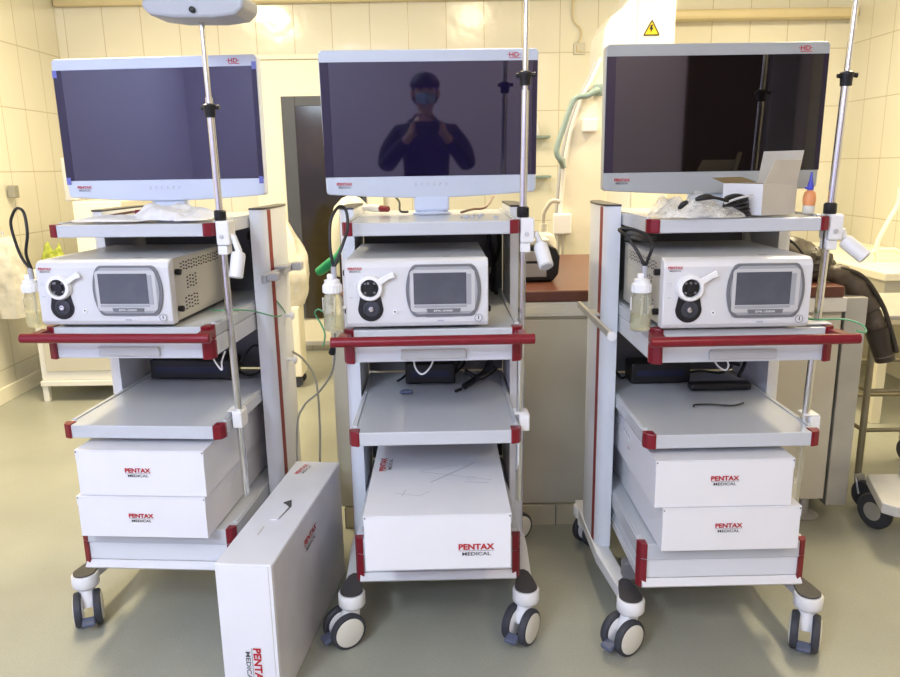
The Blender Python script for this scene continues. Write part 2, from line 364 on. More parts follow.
# ------------------------------------------------------------------ equipment carts
W = .2417
SEC = [(.245, .385), (.270, .388), (.286, .400), (.293, .420), (.295, .46), (.296, .52), (.295, .58), (.289, .64), (.278, .68), (.262, .698), (.245, .70)]
def shelf(mb, x0, x1, y0, y1, zt, th, r=.02):
    """sheet-metal tray: flat deck, rounded front corners, slim raised side lips"""
    mb.prism([(x0, y1), (x0, y0 + r), (x0 + r * .3, y0 + r * .3), (x0 + r, y0), (x1 - r, y0), (x1 - r * .3, y0 + r * .3), (x1, y0 + r), (x1, y1)], 2, zt - th, zt, bev=.003)
    for s in (x0 + .004, x1 - .016):
        mb.box((s, y0 + .05, zt - .001), (s + .012, y1 - .01, zt + .004), .0015)
def corner(parent, x, y, z0, z1, s, split=None, over=.0035, wd=.027):
    """red corner piece wrapping the front corner of a tray"""
    def one(a, b):
        mb = MB(); o = over; r = .02
        P = [(s * (abs(x) - wd), y - o), (s * (abs(x) - r), y - o), (s * (abs(x) - r * .25 + o * .4), y + r * .25 - o * .4), (s * (abs(x) + o), y + r), (s * (abs(x) + o), y + wd + .006), (s * (abs(x) - wd), y + wd + .006)]
        if s < 0: P = P[::-1]
        mb.prism(P, 2, a, b, bev=.002); mb.build('corner_cap', M['red'], parent)
    if split:
        one(z0, split - .0012); one(split + .0012, z1)
    else: one(z0, z1)
def caster(cart, sx, sy, th, pedal=True):
    """twin-wheel swivel caster; th is the direction its discs face (degrees from facing the front)"""
    a = R_(th); ax = Vector((math.sin(a), -math.cos(a), 0)); tr = Vector((-math.cos(a), -math.sin(a), 0)) * .03
    if not pedal: tr = -tr
    c = Vector((sx, sy, 0)) + tr; R = .056
    m = MB()
    m.lathe([(.022, .085), (.025, .118), (.037, .122), (.0412, .128), (.0412, .160), (.038, .1655)], 24, T=Matrix.Translation((sx, sy, 0)))
    m.tube([(sx, sy, .118), (sx + tr.x * .5, sy + tr.y * .5, .09), (c.x, c.y, .058)], [.024, .024, .016], 14)
    fork = m.build('caster_housing', M['whitep'], cart)
    for s in (-1, 1):
        T = axisT((c.x + ax.x * .030 * s, c.y + ax.y * .030 * s, R + .001), ax * s)
        m = MB(); m.lathe([(.040, -.013), (.052, -.013), (R, -.008), (R, .004), (.053, .009), (.046, .010)], 32, T=T)
        wh = m.build('wheel', M['rubber'], fork)
        m = MB(); m.lathe([(.010, .006), (.0455, .0085), (.0455, .0112), (.040, .0135), (.006, .015)], 32, T=T); m.build('wheel_disc', M['offwhite'], fork)
        m = MB(); m.lathe([(.006, -.0148), (.040, -.0145), (.043, -.0125), (.043, -.012)], 24, T=T); m.build('wheel_disc', M['whitep'], fork)
    if pedal:
        m = MB(); q = c + tr.normalized() * .052
        m.box((-.022, -.020, -.008), (.012, .020, .008), .006, T=Matrix.Translation((q.x, q.y, .040)) @ Matrix.Rotation(math.atan2(tr.y, tr.x) + PI, 4, 'Z') @ Matrix.Rotation(R_(-18), 4, 'Y'))
        m.build('brake_pedal', M['bluegrey'], fork)
def make_cart(key, x, y, rz, label, holder, front):
    dx = {'L': -.020, 'M': 0, 'R': .016}[key]; dy = .022 if key == 'L' else 0
    t = thing('equipment_cart', label, 'medical cart', (x, y, 0), rz, 'medical equipment carts')
    # trays
    m = MB(); shelf(m, -W, W, .0758, .66, 1.278, .036); m.build('top_shelf', M['shelf'], t)
    m = MB(); shelf(m, -W, W, 0, .66, .996, .034); m.build('middle_shelf', M['shelf'], t)
    m = MB(); m.box((-W + .003, .006, .904), (W - .003, .60, .9605), .004)
    dr = m.build('drawer', M['white'], t)
    m = MB(); m.box((-.09, -.004, .912), (.09, .007, .938), .004); m.box((-.088, -.008, .933), (.088, .006, .940), .002); m.build('drawer_handle', M['recess'], dr)
    m = MB(); shelf(m, -W, W, .0186, .66, .696, .040); m.build('lower_shelf', M['shelf'], t)
    m = MB(); shelf(m, -W, W, .0352, .66, .359, .050); m.build('bottom_shelf', M['shelf'], t)
    m = MB(); m.box((-W + .012, .040, .250), (W - .012, .64, .3075), .003); m.build('bottom_drawer', M['white'], t)
    m = MB(); m.prism([(.032, .223), (.022, .232), (.040, .2485), (.64, .2485), (.64, .223)], 0, -W + .01, W - .01); m.build('drawer_sill', M['rail'], t)
    for s in (-1, 1):
        corner(t, W, .0758, 1.2425, 1.2795, s)
        corner(t, W, 0, .902, .9985, s, split=.956)
        corner(t, W, .0186, .655, .6985, s)
        corner(t, W, .0352, .222, .362, s, split=.312, wd=.022)
    # push handle
    m = MB(); m.tube([(-.268, -.07, .980), (-.2670, -.07, .980), (.2670, -.07, .980), (.268, -.07, .980)], [.0118, .0136, .0136, .0118], 20)
    h = m.build('push_handle', M['red'], t)
    for s in (-1, 1):
        m = MB(); m.prism([(s * .252, .004), (s * .252, -.068), (s * .226, -.068), (s * .218, .004)][::s], 2, .969, .991, bev=.003); m.build('handle_bracket', M['red'], h)
    # side columns with a red inlaid stripe
    for s in (-1, 1):
        P = [(s * a, b) for a, b in SEC]
        m = MB(); m.prism(P if s > 0 else P[::-1], 2, .165, 1.298, smooth=True); c = m.build('side_column', M['white'], t)
        m = MB(); m.prism([(s * .2900, .420), (s * .2938, .420), (s * .2965, .446), (s * .2920, .448)][::s], 2, .17, 1.296); m.build('red_stripe', M['redstripe'], c)
        P2 = [(s * (a + (.002 if a > .25 else 0)), b + (.002 if b > .5 else -.002)) for a, b in SEC]
        m = MB(); m.prism(P2 if s > 0 else P2[::-1], 2, 1.2982, 1.304, smooth=True); m.build('column_cap', M['pad'], c)
        # base rail from the column foot forward to the caster
        m = MB(); xo = [(.299, .75), (.299, .34), (.290 + s * dx, .11), (.284 + s * dx, .06), (.252 + s * dx, .06), (.247 + s * dx, .12), (.247, .34), (.247, .75)]
        m.prism([(s * a, b) for a, b in xo][::s], 2, .128, .166, bev=.003); m.build('base_rail', M['rail'], t)
        m = MB(); pts = [(s * (.2665 + .0345 * math.cos(q)) + dx, .076 + .0345 * math.sin(q)) for q in [PI + PI * k / 14 for k in range(15)]] + [(s * .294 + dx, .12), (s * .284 + dx, .16), (s * .272 + dx, .175), (s * .260 + dx, .175), (s * .249 + dx, .16), (s * .239 + dx, .12)]
        m.prism([(a, b + dy) for a, b in pts], 2, .1665, .1715, bev=.0015); m.build('rail_pad', M['pad'], t)
    # struts tying the bottom tray to the rails
    for yy in (.17, .60): MB().box((-.25, yy, .166), (.25, yy + .04, .223), .004).build('cross_member', M['darkgrey'], t)
    # dark back panels between the columns
    MB().box((-.243, .664, .362), (.243, .676, .655), .002).build('back_panel', M['darkgrey'], t)
    MB().box((-.243, .664, .700), (.243, .676, .955), .002).build('back_panel', M['darkgrey'], t)
    MB().box((-.243, .662, .962), (.243, .676, 1.241), .002).build('back_panel', M['darkgrey'], t)
    for (s, th) in zip((-1, 1), front):
        caster(t, s * .2665 + dx, .076 + dy, th)
    for s in (-1, 1): caster(t, s * .272, .70, 150 * s + 180 if s < 0 else 30, pedal=False)
    # infusion pole on the right side with its clamps
    px, py = .2545, .113
    ztop = 1.818 if key == 'L' else 2.32; ln = {'L': -.012, 'M': .010, 'R': .026}[key]; lx = lambda z: px + ln * (z - 1.25)
    m = MB(); m.tube([(lx(.44), py, .44), (lx(1.62), py, 1.62)], .0105, 18); m.tube([(lx(1.62), py, 1.62), (lx(ztop), py, ztop)], .0078, 16)
    pole = m.build('infusion_pole', M['chrome'], t)
    zc = {'L': 1.59, 'M': 1.655, 'R': 1.635}[key]
    cx_ = lx(zc); m = MB(); T = Matrix.Translation((cx_, py, zc)); m.lathe([(.010, -.024), (.0145, -.022), (.0155, -.004), (.018, 0), (.018, .010), (.012, .014)], 20, T=T)
    m.tube([(cx_ - .024, py, zc + .003), (cx_ - .016, py, zc + .003)], .006, 10); m.tube([(cx_ + .016, py, zc + .004), (cx_ + .027, py, zc + .004)], [.005, .007], 10)
    m.build('pole_collar', M['black'], pole)
    m = MB(); m.lathe([(.015, 0), (.017, .003), (.017, .026), (.013, .030)], 20, T=Matrix.Translation((px, py, 1.284))); m.build('pole_ferrule', M['black'], pole)
    m = MB(); m.box((.2458, py - .024, 1.215), (.284, py + .034, 1.284), .005); m.box((.2458, py - .018, 1.188), (.274, py + .024, 1.214), .003); m.build('top_clamp', M['whitep'], pole)
    m = MB(); m.box((.2460, py - .020, .664), (.276, py + .035, .716), .004); m.box((.232, py - .02, .7162), (.272, py + .03, .7195), .001); m.build('bottom_clamp', M['whitep'], pole)
    m = MB(); m.lathe([(.003, 0), (.006, .001), (.006, .004), (.003, .005)], 12, T=axisT((px + .008, py - .0245, 1.240), (0, -1, 0))); m.build('clamp_screw', M['recess'], pole)
    # tubular scope hanger on the top clamp
    hx, hz, tx, ty, tz = holder
    dv = Vector((tx, ty, tz)).normalized(); hc = Vector((hx, py - .02, hz)); tp = hc - dv * .036
    m = MB(); m.tube([(.283, py, 1.240), (.290, py - .006, 1.240), tp + Vector((0, .002, .006)), tp + dv * .01], [.007, .0085, .010, .012], 12)
    T = axisT(hc, -dv)
    m.lathe([(.0165, -.036), (.0202, -.034), (.0205, .028), (.018, .036), (.008, .040)], 24, T=T)
    hg = m.build('scope_hanger', M['whitep'], t)
    m = MB(); m.lathe([(.004, -.0376), (.0160, -.0372), (.0160, -.0362)], 20, T=T); m.build('hanger_mouth', M['recess'], hg)
    if key == 'L':
        m = MB(); m.prism([(-.132, 1.858), (-.128, 1.840), (-.110, 1.824), (-.05, 1.815), (.06, 1.812), (.120, 1.818), (.142, 1.836), (.146, 1.862), (.12, 1.876), (-.11, 1.874)], 1, py - .07, py + .05, bev=.008, T=Matrix.Translation((px - .008, 0, 0)))
        pl = m.build('pole_top_tray', M['grey'], pole)
        m = MB(); m.lathe([(.004, 0), (.008, .001), (.008, .008), (.004, .010)], 12, T=axisT((px, py - .0715, 1.832), (0, -1, 0))); m.build('tray_screw', M['black'], pl)
    for zz in (1.005,):
        pass
    return t

CARTS = {
 'L': (-.9154, 2.0763, -.074), 'M': (-.0483, 1.9877, .0133), 'R': (.7745, 1.932, .0115)}
cL = make_cart('L', *CARTS['L'], 'leftmost grey wheeled cart with red trim and a broad tray atop its pole', (.300, 1.158, -.10, -.25, -.95), (118, 60))
cM = make_cart('M', *CARTS['M'], 'middle grey wheeled cart with red trim, single carton on its bottom shelf', (.310, 1.178, .16, -.62, -.75), (33, 55))
cR = make_cart('R', *CARTS['R'], 'right-hand grey wheeled cart with red trim, open carton on its top shelf', (.322, 1.190, .60, -.50, -.62), (33, 62))
# cable clips and cable duct fittings on the outer columns
m = MB(); m.box((.287+.010, .30, 1.072), (.315, .62, 1.100), .005); m.box((.297, .44, 1.100), (.340, .50, 1.109), .003); m.box((.3155, .30, 1.080), (.350, .34, 1.104), .004); m.box((.3155, .58, 1.076), (.350, .62, 1.104), .004)
m.build('side_bracket', M['grey'], cL)
for zz in (.925, .765):
    m = MB(); m.tube([(.286, .535, zz), (.318, .535, zz)], .006, 10); m.lathe([(.004, 0), (.015, .001), (.016, .006), (.010, .010)], 18, T=axisT((.318, .535, zz), (1, 0, 0))); m.build('cable_peg', M['whitep'], cL)
m = MB(); m.box((-.330, .12, .944), (-.318, .62, .966), .003); m.box((-.318, .42, .950), (-.286, .50, .960), .003); m.build('side_rail', M['steel'], cR)
m = MB(); m.tube([(-.324, .112, .955), (-.324, .122, .955)], .013, 14); m.build('rail_end', M['whitep'], cR)

def local(c, x, y, z):
    cx, cy, a = CARTS[c]; return (cx + x * math.cos(a) - y * math.sin(a), cy + x * math.sin(a) + y * math.cos(a), z)

# ------------------------------------------------------------------ monitors
def make_monitor(c, x, yaw, tilt, label, zt=1.765, film=False):
    X, Y, Z = local(c, x, .40, 1.279); t = thing('monitor', label, 'monitor', (X, Y, Z), CARTS[c][2] + yaw, 'wide screens on top of the carts')
    w2, zb, h = .3275, 1.345 - Z, zt - Z
    Tt = Matrix.Translation((0, 0, .28)) @ Matrix.Rotation(tilt, 4, 'X') @ Matrix.Translation((0, 0, -.28))
    bot = [(-w2 + .012 + (2 * w2 - .024) * k / 12, zb - .014 * math.sin(PI * k / 12)) for k in range(13)]
    P = [(-w2, h - .008), (-w2 + .003, zb + .014)] + [(-w2 + .004, zb + .004)] + bot + [(w2 - .004, zb + .004), (w2 - .003, zb + .014), (w2, h - .008), (w2 - .008, h), (-w2 + .008, h)]
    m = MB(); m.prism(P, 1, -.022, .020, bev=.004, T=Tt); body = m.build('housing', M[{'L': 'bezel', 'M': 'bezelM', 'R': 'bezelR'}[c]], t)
    m = MB(); m.prism([(-.26, .04 + zb), (.26, .04 + zb), (.24, h - .05), (-.24, h - .05)], 1, .0205, .05, bev=.008, T=Tt); m.build('rear_cover', M['whitep'], t)
    m = MB(); st, sb = h - .034, 1.398 - Z
    m.box((-w2 + .030, -.0236, sb), (w2 - .018, -.0222, st), T=Tt); m.build('screen', M['screenR'] if c == 'R' else M['screen'], t)
    MB().box((-w2 + .003, -.0240, sb), (-w2 + .0298, -.0222, st), T=Tt).build('screen_border', M['screenblk'], t)
    MB().box((w2 - .0178, -.0240, sb), (w2 - .003, -.0222, st), T=Tt).build('screen_border', M['screenblk'], t)
    if film:
        for q in ((-w2 + .002, st - .022), (w2 - .016, st - .010), (-w2 + .004, sb - .012), (w2 - .018, sb - .016)):
            MB().box((q[0], -.0252, q[1]), (q[0] + .014, -.0242, q[1] + .022), T=Tt).build('film_tab', M['film'], t)
    m = MB(); m.box((-.055, -.010, .010), (.055, .022, zb + .012), .008); m.box((-.045, .022, .012), (.045, .06, zb + .10), .006); m.build('stand_neck', M['bezel'], t)
    m = MB(); m.lathe([(.060, 0), (.062, .004), (.050, .010), (.03, .012)], 28, T=Matrix.Translation((0, .03, 0.0005))); m.build('stand_foot', M['bezel'], t)
    nx = Tt.to_3x3() @ Vector((0, 0, 1)); o = Tt @ Vector((-w2 + .036, -.0224, sb - .034))
    logo(t, o, .048, (1, 0, 0), nx)
    m = MB(); put_text(m, '\u00b7HD\u00b7', .040, .013, Tt @ Vector((w2 - .094, -.0224, st + .010)), (1, 0, 0), nx, 0, .022)
    a = Tt @ Vector((w2 - .088, -.0226, st + .006)); m.add([a, a + Vector((.034, 0, 0)), a + Vector((.034, 0, 0)) + nx * .002, a + nx * .002], [(0, 1, 2, 3)])
    m.build('corner_emblem', M['ink'], t)
    m = MB()
    for k, ch in enumerate('SVCA?>'):
        put_text(m, ch, .0075, .010, Tt @ Vector((-.052 + k * .019, -.0224, sb - .030)), (1, 0, 0), nx, 0, 0)
    m.build('button_marks', M['inklight'], t)
    return t
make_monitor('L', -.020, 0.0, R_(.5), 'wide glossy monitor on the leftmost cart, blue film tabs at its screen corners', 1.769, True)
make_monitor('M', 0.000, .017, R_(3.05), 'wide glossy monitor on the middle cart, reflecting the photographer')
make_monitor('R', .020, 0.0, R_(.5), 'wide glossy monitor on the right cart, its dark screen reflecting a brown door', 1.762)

# ------------------------------------------------------------------ video processors
def make_processor(c, x, y, label, vent):
    X, Y, Z = local(c, x, y, .9965); t = thing('video_processor', label, 'medical device', (X, Y, Z), CARTS[c][2], 'endoscopy processors on the middle shelves')
    w2 = .191; zb, zt = .009, .190
    prof = [(0.006, zb), (0, zb + .012), (.0, zt - .020), (.006, zt - .006), (.020, zt), (.035, zt), (.035, zb)]
    m = MB(); m.prism(prof, 0, -w2, w2, bev=.004); m.build('front_panel', M['proc'], t)
    m = MB(); m.box((-w2 + .006, .0355, zb + .002), (w2 - .006, .44, zt - .002), .003); m.build('housing', [M['procside']], t)
    m = MB(); m.box((-w2 + .004, .0356, zt - .0018), (w2 - .004, .441, zt + .0006), .001); m.build('top_cover', M['proctop'], t)
    m = MB()
    for a in (-.15, .15):
        for b in (.06, .38): m.lathe([(.012, 0), (.013, .009)], 14, T=Matrix.Translation((a, b, .0005)))
    m.build('rubber_foot', M['black'], t)
    F = -.0006
    def disc(name, mat, cx, cz, prof_, par=t):
        m = MB(); m.lathe(prof_, 32, T=axisT((cx, F, cz), (0, -1, 0))); return m.build(name, mat, par)
    X0 = -w2
    # connector ring, lever and light-guide socket
    cx, cz = X0 + .067, .117
    m = MB(); pts = [(cx + .034 * math.cos(q), cz - .057 + .034 * math.sin(q)) for q in [PI + PI * k / 14 for k in range(15)]]
    P = pts + [(cx + .026, cz - .018), (cx + .024, cz), (cx - .024, cz), (cx - .026, cz - .018)]
    m.prism(P, 1, F - .0022, F); m.build('socket_plate', M['black'], t)
    rg = disc('connector_ring', M['whitep'], cx, cz, [(.035, .0), (.035, .010), (.032, .016), (.024, .017), (.0235, .003)])
    disc('connector_socket', M['black'], cx, cz, [(.0225, .0035), (.0225, .009), (.013, .0095), (.0125, .013)], rg)
    m = MB(); m.tube([(cx - .003, F - .017, cz + .014), (cx - .003, F - .019, cz + .014)], .0035, 8); 
    for a in (0, 90, 180, 270):
        q = R_(a + 45); m.box((cx + .0175 * math.cos(q) - .003, F - .012, cz + .0175 * math.sin(q) - .003), (cx + .0175 * math.cos(q) + .003, F - .009, cz + .0175 * math.sin(q) + .003), .001)
    m.build('socket_pins', M['darkgrey'], rg)
    m = MB(); m.prism([(.026, -.008), (.058, -.006), (.074, -.010), (.076, .008), (.060, .008), (.026, .009)], 1, F - .015, F - .008, bev=.002, T=Matrix.Translation((cx, 0, cz)) @ Matrix.Rotation(R_(-30), 4, 'Y'))
    m.build('lock_lever', M['whitep'], rg)
    disc('light_socket', M['rubber'], cx + .002, cz - .057, [(.022, .0023), (.022, .005), (.017, .006), (.016, .0035)])
    disc('light_socket_pin', M['chrome'], cx + .002, cz - .057, [(.007, .0036), (.007, .0095), (.003, .0098), (.003, .006)])
    disc('small_terminal', M['whitep'], X0 + .131, .050, [(.0062, 0), (.0062, .002), (.003, .0025)])
    disc('terminal_dot', M['inkgrey'], X0 + .131, .051, [(.0024, .0026), (.002, .003)])
    disc('power_button', M['proc'], X0 + .355, .031, [(.0125, 0), (.0125, .002), (.0095, .0024)])
    m = MB(); m.tube([(X0 + .355 + .0098 * math.cos(q), F - .0026, .031 + .0098 * math.sin(q)) for q in [2 * PI * k / 24 for k in range(25)]], .0007, 6); m.box((X0 + .3538, F - .0034, .027), (X0 + .3562, F - .0026, .037)); m.build('power_mark', M['inkgrey'], t)
    # touch panel with barrel-shaped surround
    sx, sz = X0 + .262, .107
    def barrel(w, h, b, r=.016):
        P = []
        for k in range(9): a = -1 + 2 * k / 8; P.append((w / 2 - r * .5 + b * (1 - a * a), a * (h / 2 - r)))
        P.append((w / 2 - r, h / 2 - r * .25)); P.append((w / 2 - r * 1.5, h / 2)); P.append((-w / 2 + r * 1.5, h / 2)); P.append((-w / 2 + r, h / 2 - r * .25))
        for k in range(9): a = 1 - 2 * k / 8; P.append((-w / 2 + r * .5 - b * (1 - a * a), a * (h / 2 - r)))
        P += [(-w / 2 + r, -h / 2 + r * .25), (-w / 2 + r * 1.5, -h / 2), (w / 2 - r * 1.5, -h / 2), (w / 2 - r, -h / 2 + r * .25)]
        return [(a + sx, b_ + sz) for a, b_ in P]
    m = MB(); m.prism(barrel(.196, .140, .010), 1, F - .005, F, bev=.0015); sur = m.build('panel_surround', M['frame'], t)
    m = MB(); m.prism(barrel(.183, .127, .008), 1, F - .0075, F - .0051, bev=.001); m.build('panel_frame', M['frame2'], sur)
    m = MB(); m.prism([(a + sx - .002, b + sz) for a, b in rrect(.172, .112, .010)], 1, F - .0088, F - .0076, bev=.0005); m.build('panel_bezel', M['recess'], sur)
    m = MB(); m.box((sx - .079, F - .0096, sz - .036), (sx + .061, F - .0089, sz + .048)); m.build('touch_screen', M['lcd'], sur)
    m = MB(); m.box((sx + .0615, F - .0098, sz - .038), (sx + .074, F - .0089, sz + .044), .0003); m.box((sx - .079, F - .0102, sz - .045), (sx + .062, F - .0089, sz - .038), .0005); m.build('panel_edge_strip', M['frame2'], sur)
    m = MB(); m.prism([(sx - .046, sz - .048), (sx + .046, sz - .048), (sx + .043, sz - .058), (sx - .043, sz - .058)], 1, F - .0112, F - .0089); lp = m.build('name_plate', M['frame'], sur)
    m = MB(); put_text(m, 'EPK-i5000', .050, .0052, (sx - .026, F - .0113, sz - .0560), (1, 0, 0), (0, 0, 1), 0, .01); m.build('name_lettering', M['whitep'], lp)
    logo(t, (X0 + .010, F, .158), .038, (1, 0, 0), (0, 0, 1))
    m = MB(); m.box((X0 + .012, F - .0005, .128), (X0 + .020, F, .1285)); m.box((X0 + .012, F - .0005, .119), (X0 + .0125, F, .1285)); m.box((X0 + .0195, F - .0005, .119), (X0 + .020, F, .1285)); m.box((X0 + .012, F - .0005, .090), (X0 + .021, F, .0915)); m.build('panel_marks', M['inklight'], t)
    m = MB(); m.box((X0 + .06, -.0015, .0118), (X0 + .33, -.0004, .0128)); m.box((X0 + .215, -.0015, .034), (X0 + .29, -.0004, .0348)); m.box((X0 + .245, -.0015, .0225), (X0 + .262, -.0004, .0265)); m.build('panel_seams', M['inklight'], t)
    m = MB(); m.box((X0 + .262, .05, zt + .0007), (X0 + .282, .062, zt + .0011)); m.build('top_mark', M['frame'], t)
    # vents, knobs and access cover on the visible side
    for s in vent:
        xs = s * (w2 - .006)
        m = MB()
        def slots(y0, y1, z0, z1, ny, nz):
            for i in range(ny):
                for j in range(nz):
                    yy = y0 + (y1 - y0) * (i + .5) / ny; zz = z0 + (z1 - z0) * (j + .5) / nz + (.003 if i % 2 else 0)
                    m.box((xs - .0004, yy - .0050, zz - .0020), (xs + s * .0008, yy + .0050, zz + .0024))
        slots(.085, .38, .145, .174, 16, 3); slots(.12, .20, .090, .130, 4, 4)
        slots(.10, .20, .030, .072, 5, 4); m.build('vent_slots', M['black'], t)
        m = MB(); m.box((xs, .21, .025), (xs + s * .0015, .40, .13), .0005) if s < 0 else m.box((xs, .045, .134), (xs + .0012, .43, .1365), .0003)
        m.build('side_cover_plate', M['procside'], t)
        for zz in (.150, .045):
            m = MB(); m.lathe([(.008, 0), (.009, .002), (.009, .014), (.006, .016)], 16, T=axisT((xs, .056, zz), (s, 0, 0))); m.build('side_knob', M['black'], t)
    return t
make_processor('L', -.046, -.014, 'silver endoscopy processor with touch panel on the leftmost cart', (1, -1))
make_processor('M', -.041, -.008, 'silver endoscopy processor with touch panel on the middle cart', (1, -1))
make_processor('R', -.040, -.034, 'silver endoscopy processor with touch panel on the right cart', (-1, 1))

# ------------------------------------------------------------------ water bottles hung on the left of each processor
def make_bottle(c, x, y, z0, label, loop, lean=0):
    X, Y, Z = local(c, x, y, z0); t = thing('water_bottle', label, 'bottle', (X, Y, Z), CARTS[c][2], 'water bottles beside the processors')
    t.rotation_euler = (0, R_(lean), CARTS[c][2])
    m = MB(); m.lathe([(.020, 0), (.0255, .003), (.027, .015), (.0265, .050), (.0275, .052), (.0275, .056), (.0265, .058), (.027, .082), (.022, .096), (.018, .102)], 28); b = m.build('jar', M['glassb'], t)
    m = MB(); m.lathe([(.010, .004), (.0245, .005), (.0250, .044), (.010, .0445)], 24); m.build('water', pmat('water', (.80, .80, .52), .05, alpha=.45, trans=.5, noise_s=9, noise_a=.1), b)
    m = MB(); m.lathe([(.0235, .1025), (.0250, .104), (.0250, .124), (.0225, .127), (.0205, .1275), (.0205, .137), (.012, .140)], 28)
    for k in range(18):
        q = 2 * PI * k / 18; m.box((.0235, -.0012, .105), (.0262, .0012, .122), T=Matrix.Rotation(q, 4, 'Z'))
    m.box((-.012, -.008, .138), (.004, .008, .153), .003); m.build('screw_cap', M['whitep'], t)
    m = MB(); m.tube([(.006, 0, .140), (.006, 0, .172)], .0075, 14); m.build('cap_connector', M['grey'], t)
    m = MB(); m.tube([(.004, .0, .100), (.001, .0, .012)], .0022, 8); m.build('dip_tube', M['offwhite'], t)
    m = MB(); m.box((-.0275, -.006, .055), (-.0262, .006, .090)) ; m.build('scale_strip', M['whitep'], t)
    m = MB(); cable(m, loop, .0042, 10, 10); m.build('air_tube', M['black'], t)
    m = MB(); m.box((.022, .0, .058), (.035, .010, .066), .002); m.build('hanging_hook', M['offwhite'], t)
    return t
make_bottle('M', -.2645, -.012, 1.000, 'clear water bottle on the middle cart with a narrow upright black tube loop', [(.006, 0, .170), (-.001, .005, .225), (.002, .02, .29), (.022, .04, .325), (.040, .045, .315), (.044, .03, .27), (.030, .012, .225), (.012, .002, .18), (.008, 0, .168)])
make_bottle('L', -.283, .035, .990, 'clear water bottle on the leftmost cart under a tall black tube loop', [(.006, 0, .170), (-.016, .0, .21), (-.028, .0, .29), (-.016, .0, .325), (.008, -.01, .340), (.030, -.02, .325), (.036, -.03, .27), (.022, -.03, .215), (.010, 0, .17)], lean=-2)
make_bottle('R', -.2720, .020, .992, 'clear water bottle hanging left of the right cart processor, black tube behind it', [(.006, 0, .170), (-.010, .01, .205), (-.035, .03, .245), (-.050, .06, .262), (-.02, .05, .264), (.015, .015, .248), (.020, -.010, .222), (.012, -.006, .190), (.008, 0, .168)])

# ------------------------------------------------------------------ cartons
def make_carton(label, loc, rz, w, d, h, group, lf, topart=False, hole=None):
    """lf: list of (face, u, v, width) logos; faces 'front','top','left'"""
    t = thing('carton', label, 'box', loc, rz, group)
    m = MB(); m.box((-w / 2, 0, .0005), (w / 2, d, h - .004), .0015); b = m.build('tray', M['card'], t)
    m = MB(); m.box((-w / 2 - .0012, -.0014, h - .0036), (w / 2 + .0012, d, h), .001); m.box((-w / 2 - .0012, .0, h - .03), (-w / 2 - .0002, d, h - .002)); m.box((w / 2 + .0002, .0, h - .03), (w / 2 + .0012, d, h - .002)); m.build('lid', M['cardtop'], t)
    m = MB()
    for s in (-1, 1): m.lathe([(.0015, 0), (.0022, .0008), (.0014, .0014)], 8, T=axisT((s * (w / 2 - .003), -.0014, h - .006), (0, -1, 0)))
    m.build('lid_notch', M['inkgrey'], t)
    for face, u, v, lw in lf:
        if face == 'front': logo(t, (u, -.0015, v), lw, (1, 0, 0), (0, 0, 1))
        if face == 'top': logo(t, (u, v, h + .0002), lw, (0, 1, 0), (-1, 0, 0))
        if face == 'left': logo(t, (-w / 2 - .0014, u, v), lw, (0, -1, 0), (0, 0, 1))
    if topart:
        m = MB()
        def stroke(a, b, wd):
            a = Vector(a); b = Vector(b); n = Vector((-(b - a).y, (b - a).x, 0)).normalized() * wd
            m.add([a - n, b - n, b + n, a + n], [(0, 1, 2, 3)])
        z = h + .0004
        for p in (((-.05, .30, z), (.06, .34, z), .0009), ((-.05, .29, z), (.16, .22, z), .001), ((.0, .23, z), (.10, .33, z), .0009), ((-.02, .21, z), (.12, .36, z), .0014), ((-.12, .14, z), (-.05, .12, z), .0008), ((-.05, .12, z), (-.02, .15, z), .0008), ((-.10, .12, z), (-.09, .16, z), .0008), ((.08, .21, z), (.15, .20, z), .0012)):
            stroke(*p)
        for q in range(14): stroke((.10 + .012 * math.cos(q * .45), .235 + .012 * math.sin(q * .45), z), (.10 + .012 * math.cos(q * .45 + .45), .235 + .012 * math.sin(q * .45 + .45), z), .0006)
        m.build('printed_drawing', M['inklight'], t)
    if hole:
        sd, u, v = hole
        xx = sd * (w / 2 + .0006)
        m = MB(); m.prism([(u - .045, v - .004), (u - .04, v - .014), (u + .04, v - .014), (u + .045, v - .004), (u + .04, v + .006), (u - .04, v + .006)], 0, xx - .0006, xx + .0006); hh = m.build('hand_hole', M['recess'], t)
        m = MB(); m.prism([(u - .04, v - .012), (u + .04, v - .012), (u + .03, v + .001), (u - .03, v + .001)], 0, min(xx, xx + sd * .002), max(xx, xx + sd * .002)); m.build('hand_hole_flap', M['card'], hh)
    return t
G = 'white cartons on the cart bottom shelves'
zs = .3640
X, Y, Z = local('M', .0025, -.150, zs); make_carton('large white carton on the bottom shelf of the middle cart, logo at lower right', (X, Y, Z), .0133, .392, .66, .160, G, [('front', .055, .040, .096), ('top', -.140, .300, .105)], topart=True)
X, Y, Z = local('L', -.002, -.030, zs); make_carton('white carton on the leftmost cart, lower of its two', (X, Y, Z), -.074, .388, .62, .130, G, [('front', -.040, .050, .075)])
X, Y, Z = local('L', .006, -.026, zs + .1308); make_carton('white carton on the leftmost cart, upper of its two', (X, Y, Z), -.074, .384, .62, .142, G, [('front', -.046, .060, .077)])
X, Y, Z = local('R', -.004, -.016, zs); make_carton('white carton on the right cart, lower of its two', (X, Y, Z), .0115, .384, .64, .130, G, [('front', -.045, .056, .076)])
X, Y, Z = local('R', -.030, -.012, zs + .1308); make_carton('white carton on the right cart, upper of its two, hand hole in its side', (X, Y, Z), .0115, .380, .64, .139, G, [('front', -.038, .064, .078), ('left', .30, .060, .02)], hole=(-1, .33, .098))

